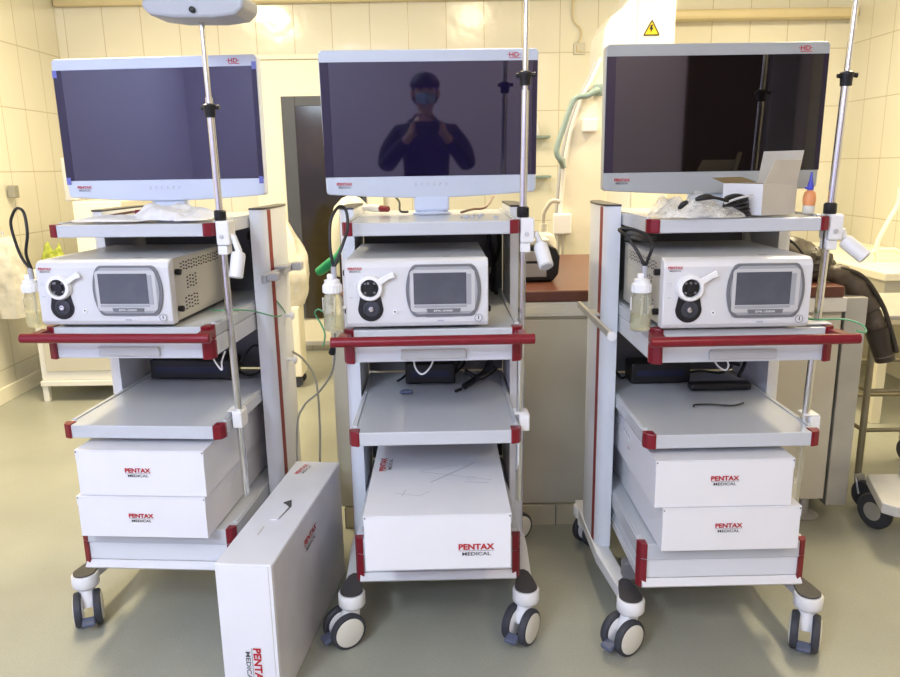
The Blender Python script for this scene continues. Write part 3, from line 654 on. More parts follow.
# tall carton standing on its narrow side on the floor
t = thing('upright_carton', 'tall white carton standing on edge on the floor between the left and middle carts', 'box', (-.552, 1.775, 0), -.112)
w_, d_, h_ = .154, .70, .422
m = MB(); m.box((-w_ / 2, 0, .001), (w_ / 2, d_, h_), .0015); m.build('box_body', M['card'], t)
m = MB(); m.box((w_ / 2 + .0003, .012, .003), (w_ / 2 + .0013, d_ - .004, h_ - .003)); rs = m.build('printed_side', M['cardside'], t, label='grey patterned print')
m = MB(); m.box((-w_ / 2 + .002, .004, h_ + .0002), (w_ / 2 - .002, d_ - .002, h_ + .0012)); m.build('top_flap', M['cardtop'], t)
m = MB(); m.box((w_ / 2 - .010, -.0009, .004), (w_ / 2 - .0088, -.0001, h_ - .002)); m.build('closing_seam', M['kraft'], t)
m = MB(); m.prism([(-.012, .27), (.010, .26), (.020, .345), (.006, .39), (-.014, .37), (.002, .34)], 2, h_ + .0014, h_ + .0020); m.build('handle_slot', M['inkgrey'], t)
m = MB(); m.prism([(-.016, .25), (.008, .25), (.015, .335), (-.004, .355)], 2, h_ + .0021, h_ + .0050); m.build('handle_tab', M['card'], t)
logo(t, (-.050 + .03, .585, h_ + .0014), .085, (0.15, 1, 0), (-1, .15, 0))
logo(t, (w_ / 2 + .0015, .27, h_ - .115), .120, (0, 1, 0.03), (0, -.03, 1))
logo(t, (-.012, -.001, .178), .120, (0, 0, -1), (1, 0, 0))
m = MB()
o = Vector((-.02, .16, h_ + .0014)); m.box((o.x, o.y, o.z), (o.x + .004, o.y + .05, o.z + .0004)); m.build('faint_print', M['kraft'], t)

# ------------------------------------------------------------------ crumpled films
def crumple(mb, cx, cy, z0, w, d, h, seed, n=36, edge=.35, mi=0, ridge=7.0, rot=0):
    vs = []; fs = []; rnd = Vector((seed * 3.7, seed * 1.3, seed * 2.1)); cr, sr = math.cos(rot), math.sin(rot)
    for j in range(n):
        for i in range(n):
            a = -1 + 2 * i / (n - 1); b = -1 + 2 * j / (n - 1)
            # square to disc, uneven outline
            x = a * math.sqrt(1 - b * b / 2); y = b * math.sqrt(1 - a * a / 2); r = math.hypot(x, y)
            k = 1 + .22 * noise.noise(Vector((x * 2, y * 2, seed))) * (r > .3)
            e = max(0, 1 - r ** 3)
            nz = .35 + .9 * noise.noise(Vector((x * ridge * w * 2, y * ridge * d * 2, 0)) + rnd) + .30 * noise.noise(Vector((x * ridge * w * 6, y * ridge * d * 6, 3)) + rnd); nz = max(0, nz)
            z = z0 + .001 + h * (1 - r ** 4 if r < 1 else 0) * (.50 + .55 * nz) + h * .12 * nz
            X, Y = x * w / 2 * k, y * d / 2 * k
            vs.append((cx + X * cr - Y * sr, cy + X * sr + Y * cr, z))
    for j in range(n - 1):
        for i in range(n - 1): fs.append((j * n + i, j * n + i + 1, (j + 1) * n + i + 1, (j + 1) * n + i))
    mb.add(vs, fs, mi, True); return mb
zt = 1.2835
# leftmost cart, top shelf
t = thing('plastic_sheeting', 'crumpled white packing sheet on the top shelf of the leftmost cart', 'plastic wrap', local('L', 0, 0, 0), CARTS['L'][2])
m = MB(); crumple(m, -.075, .165, zt, .28, .15, .016, 3, 34, ridge=4); crumple(m, .080, .21, zt, .27, .20, .045, 5, 40, ridge=4); crumple(m, .150, .155, zt, .13, .12, .022, 8, 26, ridge=6); m.build('sheet', M['paper'], t)
t = thing('signal_cable', 'brown cable with red plug behind the sheeting on the leftmost cart', 'cable', local('L', 0, 0, 0), CARTS['L'][2])
m = MB(); cable(m, [(-.19, .30, zt + .004), (-.17, .34, zt + .008), (-.14, .37, zt + .013), (-.125, .375, zt + .014)], .0042, 8); m.build('lead', M['copper'], t)
m = MB(); m.tube([(-.125, .375, zt + .012), (-.100, .378, zt + .013)], .0085, 10); m.build('plug', M['red'], t)
t = tag(cable(MB(), [(-.110, .45, zt + .034), (-.095, .40, zt + .022), (-.075, .33, zt + .005)], .0034).build('power_lead', M['black']), 'short black lead beside the red plug on the leftmost cart', 'cable')
t.location = local('L', 0, 0, 0); t.rotation_euler = (0, 0, CARTS['L'][2])
# middle cart, top shelf
def on(c, mb, name, mat, label, cat, group=None):
    o = mb.build(name, mat); o.location = local(c, 0, 0, 0); o.rotation_euler = (0, 0, CARTS[c][2]); return tag(o, label, cat, group)
t = thing('cable_plug', 'beige connector with a red tip at the left rear of the middle cart top', 'plug', local('M', 0, 0, 0), CARTS['M'][2])
m = MB(); m.tube([(-.225, .52, zt + .012), (-.19, .50, zt + .014), (-.165, .47, zt + .012)], [.008, .014, .011], 12); m.build('shell', M['offwhite'], t)
m = MB(); m.tube([(-.165, .47, zt + .012), (-.140, .45, zt + .011)], [.011, .009], 12); m.build('tip', M['red'], t)
on('M', cable(MB(), [(-.12, .54, zt + .045), (-.105, .48, zt + .030), (-.10, .42, zt + .006), (-.075, .40, zt + .004)], .0036), 'power_lead', M['black'], 'black lead curving down behind the stand of the middle monitor', 'cable')
on('M', cable(MB(), [(.09, .33, zt + .004), (.13, .42, zt + .008), (.17, .44, zt + .012), (.20, .50, zt + .045)], .0040), 'signal_cable', M['copper'], 'brown cable at the right rear of the middle cart top', 'cable')
m = MB()
for k in range(9): 
    a = random.uniform(.08, .18); b = random.uniform(.17, .27); m.box((a, b, zt - .004), (a + random.uniform(.006, .016), b + .008, zt + random.uniform(.0, .006)), .001)
on('M', m, 'scraps', M['inklight'], 'small grey torn scraps on the right of the middle cart top', 'scraps')['kind'] = 'stuff'
# right cart, top shelf
t = thing('bubble_wrap_bag', 'clear bubble wrap bag with black connectors on the right cart top', 'bubble wrap', local('R', 0, 0, 0), CARTS['R'][2])
m = MB(); crumple(m, -.120, .150, zt - .003, .22, .20, .066, 11, 44, ridge=4.5); crumple(m, -.105, .155, zt - .003, .20, .17, .050, 15, 40, ridge=7); crumple(m, -.100, .095, zt - .003, .24, .08, .034, 12, 34, ridge=6); m.build('wrap', M['bubble'], t)
on('R', MB().tube(spline([(-.165, .085, zt + .020), (-.155, .080, zt + .034), (-.143, .082, zt + .040)]), [.004 + .0035 * math.sin(k / 16 * PI) for k in range(17)], 12), 'connector', M['black'], 'round black connector at the left end of the bubble wrap', 'connector')
m = MB(); m.tube(spline([(-.125, .075, zt + .046), (-.095, .073, zt + .052), (-.065, .074, zt + .048), (-.036, .080, zt + .040)]), [.004, .005, .0062, .007, .0075, .0078, .008, .008, .0078, .0074, .007, .006, .005, .0045, .004, .004, .004, .004, .004, .004, .004, .004, .004, .004, .004][:25], 12); on('R', m, 'adapter_lead', M['black'], 'black moulded plug lying across the bubble wrap', 'cable')
t = thing('coiled_cable', 'coiled black power cable in front of the open carton', 'cable', local('R', 0, 0, 0), CARTS['R'][2])
m = MB()
for k in range(6):
    pts = [(-.004 + (.036 - .002 * k) * math.cos(q) , .107 + .018 * math.sin(q) + .003 * math.sin(q * 3 + k), zt + .006 + .0088 * k + .003 * math.sin(q * 2 + k)) for q in [2 * PI * j / 28 for j in range(29)]]
    m.tube(pts, .0052, 8)
m.build('coil', M['black'], t)
m = MB(); cable(m, [(-.045, .082, zt + .034), (-.015, .078, zt + .046), (.012, .080, zt + .052), (.030, .085, zt + .055)], .0032); m.build('tie', M['recess'], t)
# open white carton
X, Y, Z = local('R', .088, .182, zt); t = thing('open_carton', 'small white carton with raised flaps open on the right cart top', 'box', (X, Y, Z), CARTS['R'][2] - 1.10)
w_, d_, h_ = .134, .134, .083; th = .0022
m = MB(); m.box((-w_ / 2, -d_ / 2, .0005), (w_ / 2, d_ / 2, .003))
for a, b in (((-w_ / 2, -d_ / 2, .003), (w_ / 2, -d_ / 2 + th, h_)), ((-w_ / 2, d_ / 2 - th, .003), (w_ / 2, d_ / 2, h_)), ((-w_ / 2, -d_ / 2 + th, .003), (-w_ / 2 + th, d_ / 2 - th, h_)), ((w_ / 2 - th, -d_ / 2 + th, .003), (w_ / 2, d_ / 2 - th, h_))): m.box(a, b)
m.build('box_body', M['card'], t)
m = MB(); m.box((-w_ / 2 + th + .001, -d_ / 2 + th + .001, .0035), (w_ / 2 - th - .001, d_ / 2 - th - .001, .005)); m.box((-w_ / 2 + th + .0005, -d_ / 2 + th, .006), (-w_ / 2 + th + .0012, d_ / 2 - th, h_ - .001)); m.box((w_ / 2 - th - .0012, -d_ / 2 + th, .006), (w_ / 2 - th - .0005, d_ / 2 - th, h_ - .001)); m.box((-w_ / 2 + th, d_ / 2 - th - .0012, .006), (w_ / 2 - th, d_ / 2 - th - .0005, h_ - .001)); m.box((-w_ / 2 + th, -d_ / 2 + th + .0005, .006), (w_ / 2 - th, -d_ / 2 + th + .0012, h_ - .001)); m.build('box_lining', M['brownin'], t)
m = MB(); m.box((-w_ / 2 + .001, 0, 0), (w_ / 2 - .001, .002, .088), .0005, T=Matrix.Translation((0, d_ / 2 - .001, h_)) @ Matrix.Rotation(R_(-12), 4, 'X')); m.build('box_flap', M['kraft'], t)
m = MB(); m.prism([(-d_ / 2 + .002, 0), (d_ / 2 - .002, 0), (d_ / 2 - .004, .062), (-d_ / 2 + .028, .062)], 0, 0, .002, T=Matrix.Translation((w_ / 2 - .001, 0, h_)) @ Matrix.Rotation(R_(9), 4, 'Y')); m.build('box_flap', M['kraft'], t)
m = MB(); m.prism([(-d_ / 2 + .004, 0), (d_ / 2 - .004, 0), (d_ / 2 - .008, .055), (-d_ / 2 + .010, .055)], 0, 0, .002, T=Matrix.Translation((-w_ / 2 + .002, 0, h_ - .001)) @ Matrix.Rotation(R_(-75), 4, 'Y')); m.build('box_flap', M['brownin'], t)
m = MB(); m.box((w_ / 2 + .0002, -d_ / 2 + .001, .002), (w_ / 2 + .0010, d_ / 2 - .001, h_ - .001)); m.build('kraft_side', M['kraft'], t)
# orange bottle with a blue nozzle
t = thing('spray_bottle', 'small orange bottle with blue nozzle behind the open carton', 'bottle', local('R', .214, .150, zt))
t.scale = (.82, .82, .82)
m = MB(); m.lathe([(.017, 0), (.019, .003), (.0195, .022), (.019, .026)], 20); m.build('base', M['offwhite'], t)
m = MB(); m.lathe([(.0188, .0265), (.021, .042), (.020, .058), (.0165, .070), (.009, .076)], 20); m.build('bottle_body', M['orange'], t)
m = MB(); m.lathe([(.010, .0765), (.0105, .090), (.006, .108), (.003, .135)], 16); m.box((-.018, -.004, .080), (-.004, .004, .088), .002); m.build('nozzle', M['blue'], t)

# ------------------------------------------------------------------ power bricks and leads on the lower shelves
def adapter(c, x, y, w, label, leads, h=.070):
    t = thing('power_adapter', label, 'power adapter', local(c, x, y, .7012), CARTS[c][2], 'power adapters on the lower shelves')
    m = MB(); m.box((-w / 2, 0, .0), (w / 2, .09, h), .006); m.build('case', M['black'], t)
    m = MB(); m.box((-w / 2 + .02, -.0008, h * .35), (w / 2 - .02, .0002, h * .65)); m.build('case_label', pmat('blue_black', (.012, .016, .05), .3, noise_s=9, noise_a=.2), t)
    for p in leads:
        m = MB(); cable(m, p, .0042); m.build('lead', M['black'], t)
    return t
adapter('L', -.045, .495, .30, 'long black power adapter on the lower shelf of the leftmost cart', [[(.15, .05, .02), (.19, .03, .008), (.21, .05, .006), (.24, .05, .02), (.26, .08, .08), (.24, .10, .12)], [(.15, .06, .04), (.18, .07, .08), (.22, .06, .11), (.26, .08, .08), (.23, .04, .015), (.19, .02, .012)]])
adapter('M', -.018, .480, .17, 'black power adapter on the lower shelf of the middle cart', [[(-.085, .05, .02), (-.10, .03, .012), (-.115, .02, .006)], [(.085, .06, .02), (.10, .07, .03), (.12, .09, .05), (.10, .10, .10)], [(.085, .03, .03), (.10, .06, .06), (.13, .10, .09), (.17, .11, .12)]])
adapter('R', -.065, .50, .20, 'bulky black power adapter on the lower shelf of the right cart', [[(-.10, .05, .02), (-.12, .06, .006), (-.15, .10, .05)], [(.10, .05, .02), (.14, .02, .035), (.20, .01, .030), (.24, .03, .040), (.26, .08, .06), (.22, .10, .14)]])
on('R', MB().box((.005, .40, .7012), (.205, .445, .725), .008), 'power_strip', M['black'], 'slim black power strip on the right cart lower shelf', 'power strip')
on('R', cable(MB(), [(-.04, .235, .705), (-.03, .255, .704), (.02, .255, .704), (.08, .24, .704), (.12, .26, .705)], .0028), 'thin_lead', M['black'], 'thin black lead with hooked end on the right cart lower shelf', 'cable')
m = MB(); cable(m, [(.165, .55, .78), (.12, .56, .82), (.13, .50, .86), (.19, .50, .85), (.20, .46, .79), (.17, .43, .74)], .006, 8); cable(m, [(.06, .54, .79), (.10, .55, .775), (.15, .53, .77), (.20, .50, .76)], .006); on('R', m, 'looped_cable', M['black'], 'thick black cable looping at the back of the right cart lower shelf', 'cable')
m = MB(); m.tube(spline([(.095, .40, .714), (.125, .44, .72), (.17, .50, .735), (.20, .55, .78)]), .011, 10); m.tube(spline([(.10, .48, .745), (.15, .46, .725), (.205, .49, .75)]), .009, 10); m.tube(spline([(.085, .39, .708), (.065, .37, .707)]), .005, 8); on('M', m, 'black_cable_bundle', M['black'], 'bundled black cable at the right of the middle cart lower shelf', 'cable')
m = MB(); m.tube(spline([(-.115, .36, .708), (-.10, .37, .709), (-.075, .365, .709)]), [.004, .005, .006, .007, .008, .008, .008, .008, .008, .008, .008, .008, .007, .006, .006, .005, .004], 10); on('M', m, 'blue_connector', M['bluegrey'], 'small blue grey connector beside the adapter on the middle cart', 'connector')
# white lead loops under the drawers
for c, x0 in (('L', .195), ('M', -.03), ('R', -.02)):
    pts = {'L': [(x0, .10, .902), (x0 + .012, .10, .87), (x0 + .030, .10, .845), (x0 + .032, .10, .87), (x0 + .045, .10, .902)],
           'M': [(x0 - .03, .12, .902), (x0 - .025, .11, .86), (x0 - .005, .10, .842), (x0 + .02, .10, .865), (x0 + .035, .12, .902)],
           'R': [(x0 - .02, .12, .902), (x0 - .005, .11, .868), (x0 + .016, .10, .855), (x0 + .022, .10, .875), (x0 + .005, .12, .902)]}[c]
    on(c, cable(MB(), pts, .0026), 'hanging_lead', M['whitep'], {'L': 'thin white lead hanging below the leftmost cart drawer', 'M': 'thin white lead looping below the middle cart drawer', 'R': 'thin white lead looping below the right cart drawer'}[c], 'cable')
# green earth wires
on('L', cable(MB(), [(.14, .26, 1.002), (.18, .20, 1.006), (.235, .22, 1.004), (.262, .30, .985), (.300, .40, .948), (.300, .48, .935)], .0022), 'earth_wire', M['greencable'], 'thin green wire across the pole of the leftmost cart', 'wire')
on('L', cable(MB(), [(.262, .39, 1.05), (.292, .44, 1.0), (.300, .50, .955), (.302, .52, .935)], .0022), 'earth_wire', M['greencable'], 'thin green wire running down the leftmost cart side column', 'wire')
on('R', cable(MB(), [(.17, .10, 1.003), (.215, .05, 1.006), (.27, .02, 1.012), (.302, -.01, 1.004), (.300, -.04, .99), (.27, -.05, .996)], .0024), 'earth_wire', M['greencable'], 'thin green wire looping over the right cart handle end', 'wire')
m = MB(); m.box((.150, .01, 1.0008), (.236, .05, 1.004), .001, T=None); on('R', m, 'folded_leaflet', M['paper'], 'small folded white strip beside the right processor', 'leaflet')
m = MB(); cable(m, [(-.29, .05, 1.03), (-.315, .06, 1.045), (-.33, .08, 1.03), (-.315, .08, 1.00), (-.305, .08, .97), (-.315, .10, .93)], .0024); on('M', m, 'earth_wire', M['greencable'], 'thin green wire beside the bottle of the middle cart', 'wire')
t = thing('hanging_plug_lead', 'grey lead with black plug hanging at the left of the middle cart', 'cable', local('M', 0, 0, 0), CARTS['M'][2])
m = MB(); cable(m, [(-.305, .27, .93), (-.312, .30, .88), (-.322, .34, .82), (-.345, .40, .76), (-.40, .48, .68), (-.46, .52, .62), (-.49, .52, .54), (-.50, .52, .30), (-.50, .52, .01)], .0036); m.build('lead', M['greycable'], t)
m = MB(); m.tube([(-.310, .285, .90), (-.318, .30, .872), (-.322, .31, .86)], [.005, .010, .012], 12); m.build('plug', M['black'], t)
on('L', cable(MB(), [(.29, .60, .78), (.33, .62, .74), (.37, .62, .66), (.38, .60, .50), (.375, .58, .30), (.37, .58, .01)], .0040), 'trailing_lead', M['greycable'], 'grey lead drooping from the leftmost cart to the floor', 'cable')
m = MB(); cable(m, [(.20, .50, 1.20), (.215, .46, 1.22), (.232, .44, 1.19), (.225, .45, 1.10), (.215, .50, 1.03)], .007); cable(m, [(.19, .55, 1.22), (.20, .52, 1.16), (.225, .50, 1.15), (.232, .52, 1.06), (.20, .52, 1.01)], .006); on('L', m, 'cable_bundle', M['black'], 'black cables hanging behind the processor on the leftmost cart', 'cable')
m = MB(); cable(m, [(.185, .53, 1.24), (.19, .53, 1.18), (.205, .52, 1.10), (.20, .53, 1.01)], .008); cable(m, [(.215, .50, 1.24), (.22, .51, 1.16), (.195, .53, 1.06), (.21, .50, 1.005)], .007); on('M', m, 'cable_bundle', M['black'], 'black cables hanging behind the processor on the middle cart', 'cable')
m = MB(); cable(m, [(-.230, .36, 1.215), (-.230, .30, 1.226), (-.228, .20, 1.226), (-.21, .14, 1.224)], .008); cable(m, [(-.230, .37, 1.200), (-.228, .30, 1.212), (-.22, .2, 1.215), (-.20, .15, 1.225)], .007); on('R', m, 'cable_bundle', M['black'], 'black cables bunched under the top shelf of the right cart', 'cable')

# ------------------------------------------------------------------ counter with maroon slab
t = thing('counter_cabinet', 'long beige counter cabinet with steel end behind the carts', 'cabinet', (0, 2.80, 0))
m = MB(); m.box((-.462, .02, .0885), (1.50, 1.15, .86), .003); m.build('cabinet_body', M['cabinet'], t)
m = MB(); m.box((-.46, .0, .862), (1.505, 1.16, .918), .004); m.build('worktop_rim', M['cabwhite'], t)
for x0, x1 in ((-.455, .175), (.181, .78), (.786, 1.492)):
    m = MB(); m.box((x0, .006, .093), (x1, .0195, .850), .003); m.build('cabinet_door', M['cabinet'], t)
m = MB(); m.box((.23, -.004, .875), (.43, -.0005, .905), .002); m.build('label_plate', M['offwhite'], t)
m = MB(); m.box((-.44, .0, .0), (.95, 1.10, .088), .002); 
m.build('plinth', M['plinth'], t)
m = MB()
for k in range(9): m.box((-.44 + .17 * k, -.0012, .0), (-.436 + .17 * k, -.0003, .088))
m.build('plinth_joints', M['darkgrey'], t)
m = MB(); m.box((1.507, .01, .06), (1.59, 1.14, .915), .004); m.build('steel_end_panel', M['steel'], t)
m = MB(); m.tube([(1.44, .06, .002), (1.44, .06, .104)], .022, 16); m.lathe([(.060, 0), (.062, .004), (.03, .018)], 20, T=Matrix.Translation((1.44, .06, .001))); m.build('steel_foot', M['steel'], t)
m = MB(); m.box((-.458, .0, .9195), (1.49, 1.17, .962), .006)
o = m.build('worktop_slab', M['maroon']); o.location = (0, 2.795, 0); tag(o, 'reddish brown polished slab laid on the beige counter', 'worktop')
ZT = .9625
# black and grey device
t = thing('bench_instrument', 'rounded black and grey instrument on the counter behind the middle cart', 'medical device', (.315, 3.02, ZT))
m = MB(); m.prism([(-.12, 0), (.10, 0), (.125, .03), (.13, .10), (.115, .135), (.09, .145), (-.12, .145)], 1, 0, .16, bev=.008, smooth=False); m.build('casing', M['black'], t)
m = MB(); m.box((-.115, -.006, .020), (.075, -.0005, .075), .003); m.box((-.10, -.006, .085), (.07, -.0005, .125), .003); m.build('front_plate', M['grey'], t)
m = MB(); m.box((-.11, .01, .146), (.09, .15, .170), .006); m.build('top_cover', M['offwhite'], t)
# white bottles and arm clutter above it
t = thing('white_canister', 'white canister with bent spout beyond the middle cart pole', 'canister', (.43, 3.45, ZT))
m = MB(); m.lathe([(.055, 0), (.06, .01), (.06, .12), (.05, .15), (.02, .165), (.02, .20)], 24); m.build('canister_body', M['offwhite'], t)
m = MB(); cable(m, [(0, 0, .20), (.0, -.01, .25), (.03, -.02, .30), (.07, -.02, .30)], .010); m.build('spout', M['offwhite'], t)
t = thing('white_jug', 'squat white jug beside the bent spout canister', 'jug', (.31, 3.42, ZT))
m = MB(); m.lathe([(.045, 0), (.05, .01), (.052, .16), (.035, .20), (.028, .24)], 24); m.build('jug_body', M['whitep'], t)
m = MB(); cable(m, [(-.045, 0, .05), (-.085, 0, .08), (-.085, 0, .15), (-.045, 0, .17)], .008); m.build('handle', M['whitep'], t)
# cream tank and green strap at the left end
t = thing('cream_tank', 'tall cream rounded tank at the left end of the counter', 'tank', (-.425, 3.32, ZT))
m = MB(); m.lathe([(.085, 0), (.10, .01), (.105, .12), (.098, .22), (.075, .30), (.04, .335), (.015, .345)], 28); m.build('tank_body', M['cream'], t)
t = tag(MB().tube(spline([(-.55, 3.12, ZT + .040), (-.50, 3.10, ZT + .075), (-.45, 3.10, ZT + .12), (-.425, 3.12, ZT + .20), (-.42, 3.14, ZT + .27)]), [.012 + .010 * abs(math.sin(k * .12 + .6)) for k in range(33)], 12).build('green_hose', M['green']), 'bright green hose lying against the cream tank', 'hose')
o = tag(MB().box((-.44, 2.98, ZT + .0), (-.33, 3.06, ZT + .135), .008).build('black_box', M['black']), 'small black box on the counter left of the middle processor', 'box')

# brown jacket
t = thing('quilted_jacket', 'dark brown quilted jacket heaped on the counter with a sleeve hanging over its end', 'jacket', (0, 0, 0))
m = MB()
def blob(cx, cy, cz, rx, ry, rz, seed, mi=0, nn=26, k2=16):
    vs = []; fs = []
    for i in range(k2 + 1):
        ph = -PI / 2 + PI * i / k2
        for j in range(nn):
            q = 2 * PI * j / nn; d = Vector((math.cos(ph) * math.cos(q), math.cos(ph) * math.sin(q), math.sin(ph)))
            r = 1 + .32 * noise.turbulence(d * 2.0 + Vector((seed, 0, 0)), 3, True) - .16
            vs.append((cx + d.x * rx * r, cy + d.y * ry * r, max(cz + d.z * rz * r, ZT + .001)))
    for i in range(k2):
        for j in range(nn): fs.append((i * nn + j, i * nn + (j + 1) % nn, (i + 1) * nn + (j + 1) % nn, (i + 1) * nn + j))
    m.add(vs, fs, mi, True)
blob(1.30, 3.02, ZT + .07, .20, .14, .10, 1, 0); blob(1.43, 3.00, ZT + .06, .10, .12, .075, 4, 0); blob(1.27, 3.05, ZT + .145, .13, .11, .045, 7, 1); blob(1.14, 3.08, ZT + .10, .13, .12, .09, 9, 0)
m.build('jacket_body', [M['jacket'], M['jacketlight']], t)
sl = spline([(1.36, 2.94, ZT + .042), (1.46, 2.92, ZT + .038), (1.560, 2.90, ZT + .004), (1.632, 2.88, ZT - .095), (1.672, 2.87, ZT - .19), (1.705, 2.86, ZT - .29)], 10)
m = MB(); m.tube(sl, [.036 + .003 * math.sin(k * .9) + .002 * math.sin(k * 2.3) + (.005 if 14 < k < 32 else 0) for k in range(len(sl))], 18); m.build('sleeve', M['jacketlight'], t, label='taupe sleeve with dark edging')
m = MB(); m.tube([p + Vector((.030, -.030, .020)) for p in sl[12:]], .009, 8); m.build('sleeve_edging', M['jacket'], t)
m = MB(); m.tube([sl[-12] + Vector((0, 0, 0)), sl[-1] + Vector((.006, 0, -.02))], [.047, .036], 16); m.build('cuff', M['jacket'], t)
t = tag(cable(MB(), [(1.22, 2.96, ZT + .19), (1.31, 2.93, ZT + .17), (1.36, 2.90, ZT + .12), (1.39, 2.89, ZT + .05)], .005).build('dark_cord', M['black']), 'dark cord trailing over the heaped jacket', 'cord')

# ------------------------------------------------------------------ large white imaging unit with curved edge
t = thing('imaging_column', 'tall white imaging machine column with yellow warning triangle', 'medical machine', (0, 4.5, 0))
m = MB(); P = [(.90, .0), (.885, 2.08), (.893, 2.17), (.925, 2.23), (.98, 2.27), (1.05, 2.35), (1.07, 2.60), (1.29, 2.60), (1.29, 0)]; m.prism(P, 1, 0, .42, bev=.012); m.build('column_body', M['carm'], t)
m = MB(); m.box((1.075, -.004, .2), (1.286, -.0005, 2.58), .001); m.build('front_cover', M['doorwhite'], t)
m = MB(); m.prism([(1.112, 2.128), (1.198, 2.128), (1.155, 2.206)], 1, -.008, -.0045, bev=.0015); ws = m.build('warning_sign', M['yellow'], t)
m = MB()
tri = [Vector((1.112, -.0088, 2.128)), Vector((1.198, -.0088, 2.128)), Vector((1.155, -.0088, 2.206))]
for i in range(3): m.tube([tri[i], tri[(i + 1) % 3]], .0032, 6)
m.prism([(1.150, 2.182), (1.141, 2.156), (1.152, 2.158), (1.146, 2.138), (1.166, 2.166), (1.156, 2.165), (1.162, 2.182)], 1, -.0105, -.0085); m.build('sign_marking', M['black'], ws)
t = thing('curved_arm', 'large white curved machine arm with grey green grab handle', 'medical machine', (0, 4.2, 0))
edge = [(.815, 1.97), (.765, 1.86), (.715, 1.77), (.686, 1.684), (.660, 1.60), (.641, 1.502), (.626, 1.40), (.617, 1.289), (.609, 1.15), (.605, 1.016), (.605, .90), (.61, .55), (.64, .35)]
P = edge + [(.87, .35), (.87, 1.97)]
m = MB(); m.prism(P, 1, 0, .16, bev=.006); m.build('arm_body', M['carmin'], t)
m = MB(); m.tube([(a - .006, .06, b) for a, b in edge], .010, 10); m.build('edge_cable', M['grey'], t)
m = MB(); m.tube([(a + .004, -.006, b) for a, b in edge], .012, 10); m.build('edge_trim', M['carm'], t)
m = MB(); m.tube(spline([(.800, -.05, 1.80), (.775, -.09, 1.800), (.735, -.10, 1.775), (.675, -.10, 1.765), (.648, -.10, 1.725), (.615, -.10, 1.63), (.580, -.10, 1.525), (.578, -.10, 1.480), (.600, -.09, 1.445), (.620, -.03, 1.42)], 5), .0155, 14); gh = m.build('grab_handle', M['teal'], t)
m = MB(); m.box((.775, -.07, 1.775), (.822, -.005, 1.835), .008); m.tube([(.612, -.03, 1.455), (.624, -.03, 1.405)], .017, 12); m.build('handle_mount', M['teal'], gh)
MB().box((.722, -.05, 1.595), (.80, -.002, 1.662), .006).build('control_block', M['whitep'], t)
MB().box((.572, -.05, 1.05), (.672, -.002, 1.163), .008).build('control_block', M['whitep'], t)
m = MB(); m.tube([(.603, -.03, .60), (.603, -.03, 1.05)], .006, 8); m.tube([(.628, -.03, .60), (.628, -.03, 1.05)], .006, 8); m.build('guide_rods', M['steel'], t)
m = MB(); m.box((.50, -.05, .0), (1.25, .25, .35), .02); m.build('machine_base', M['carm'], t)

# wall fittings of the far wall
t = thing('wall_socket', 'square cream wall socket with cable on the far tiled wall', 'socket', (.984, YB, 2.26))
m = MB(); m.box((-.042, -.014, -.042), (.042, -.001, .042), .004); m.build('face_plate', M['cabinet'], t)
m = MB(); m.tube([(-.018, -.016, .02), (-.018, -.016, -.02), (.018, -.016, -.02)], .006, 8); m.build('plug', M['pipe'], t)
m = MB(); cable(m, [(-.01, -.016, .04), (.012, -.018, .09), (.002, -.018, .14), (-.045, -.018, .19), (-.055, -.018, .26), (-.05, -.018, .34)], .006); m.build('cable', M['pipe'], t)
for (x, z, k) in ((.52, 1.62, 0), (.53, 1.33, 1)):
    o = tag(MB().box((x, YB - .16, z), (x + .24, YB - .004, z + .018), .004).build('wall_shelf', M['teal']), ['narrow shelf on the far wall beside the middle monitor, higher of two', 'narrow shelf on the far wall beside the middle monitor, lower of two'][k], 'shelf')
for q, (x, z) in enumerate(((.56, 1.64), (.66, 1.64))):
    m = MB(); m.lathe([(.028, 0), (.03, .01), (.03, .07), (.012, .09), (.012, .12)], 16); o = m.build('dispenser_bottle', M['whitep']); o.location = (x, YB - .08, z); tag(o, ['white bottle on the higher wall shelf, nearer the middle monitor', 'white bottle on the higher wall shelf, nearer the curved arm'][q], 'bottle')
# grey dispenser and small fittings at the left
o = tag(MB().box((-2.845, 4.94, 1.27), (-2.80, 5.00, 1.35), .006).build('wall_switch', M['greycable']), 'small grey switch on the left tiled wall', 'switch')
t = thing('tall_cabinet_panel', 'cream tall cabinet panel with grey handle plate left of the leftmost monitor', 'cabinet', (-2.45, 5.0, 0))
m = MB(); m.box((-.02, .0, .85), (.30, .55, 1.24), .01); m.build('cabinet_body', M['doorwhite'], t)
m = MB(); m.box((-.085, .05, 1.24), (.0, .09, 1.52), .008); m.build('handle_plate', M['recess'], t)

# white cabinet low on the left
t = thing('side_cabinet', 'low white cabinet with raised base against the left wall', 'cabinet', (-2.36, 4.6, 0))
m = MB(); m.box((-.24, .0, .14), (.27, .75, .84), .004); m.build('cabinet_body', M['cabwhite'], t)
m = MB(); m.box((-.20, -.012, .20), (.24, -.0005, .80), .003); m.build('door', M['cabinet'], t)
m = MB(); m.box((-.245, -.02, .105), (.275, .76, .139), .004); m.build('bottom_rail', M['cabwhite'], t)
for a in (-.225, .255):
    for b in (.01, .73):
        m = MB(); m.box((a - .018, b - .018, 0), (a + .018, b + .018, .105), .003); m.build('leg', M['cabwhite'], t)
t = thing('snack_pack', 'yellow green pack behind the bottle of the leftmost cart', 'packet', (-2.50, 4.75, .8405))
m = MB(); crumple(m, .0, .0, 0, .17, .12, .16, 21, 26); m.build('pack', M['limegreen'], t)
t = thing('clear_bag', 'crumpled clear plastic bag hanging on the left wall beside the white cabinet', 'plastic bag', (-2.715, 4.60, 0))
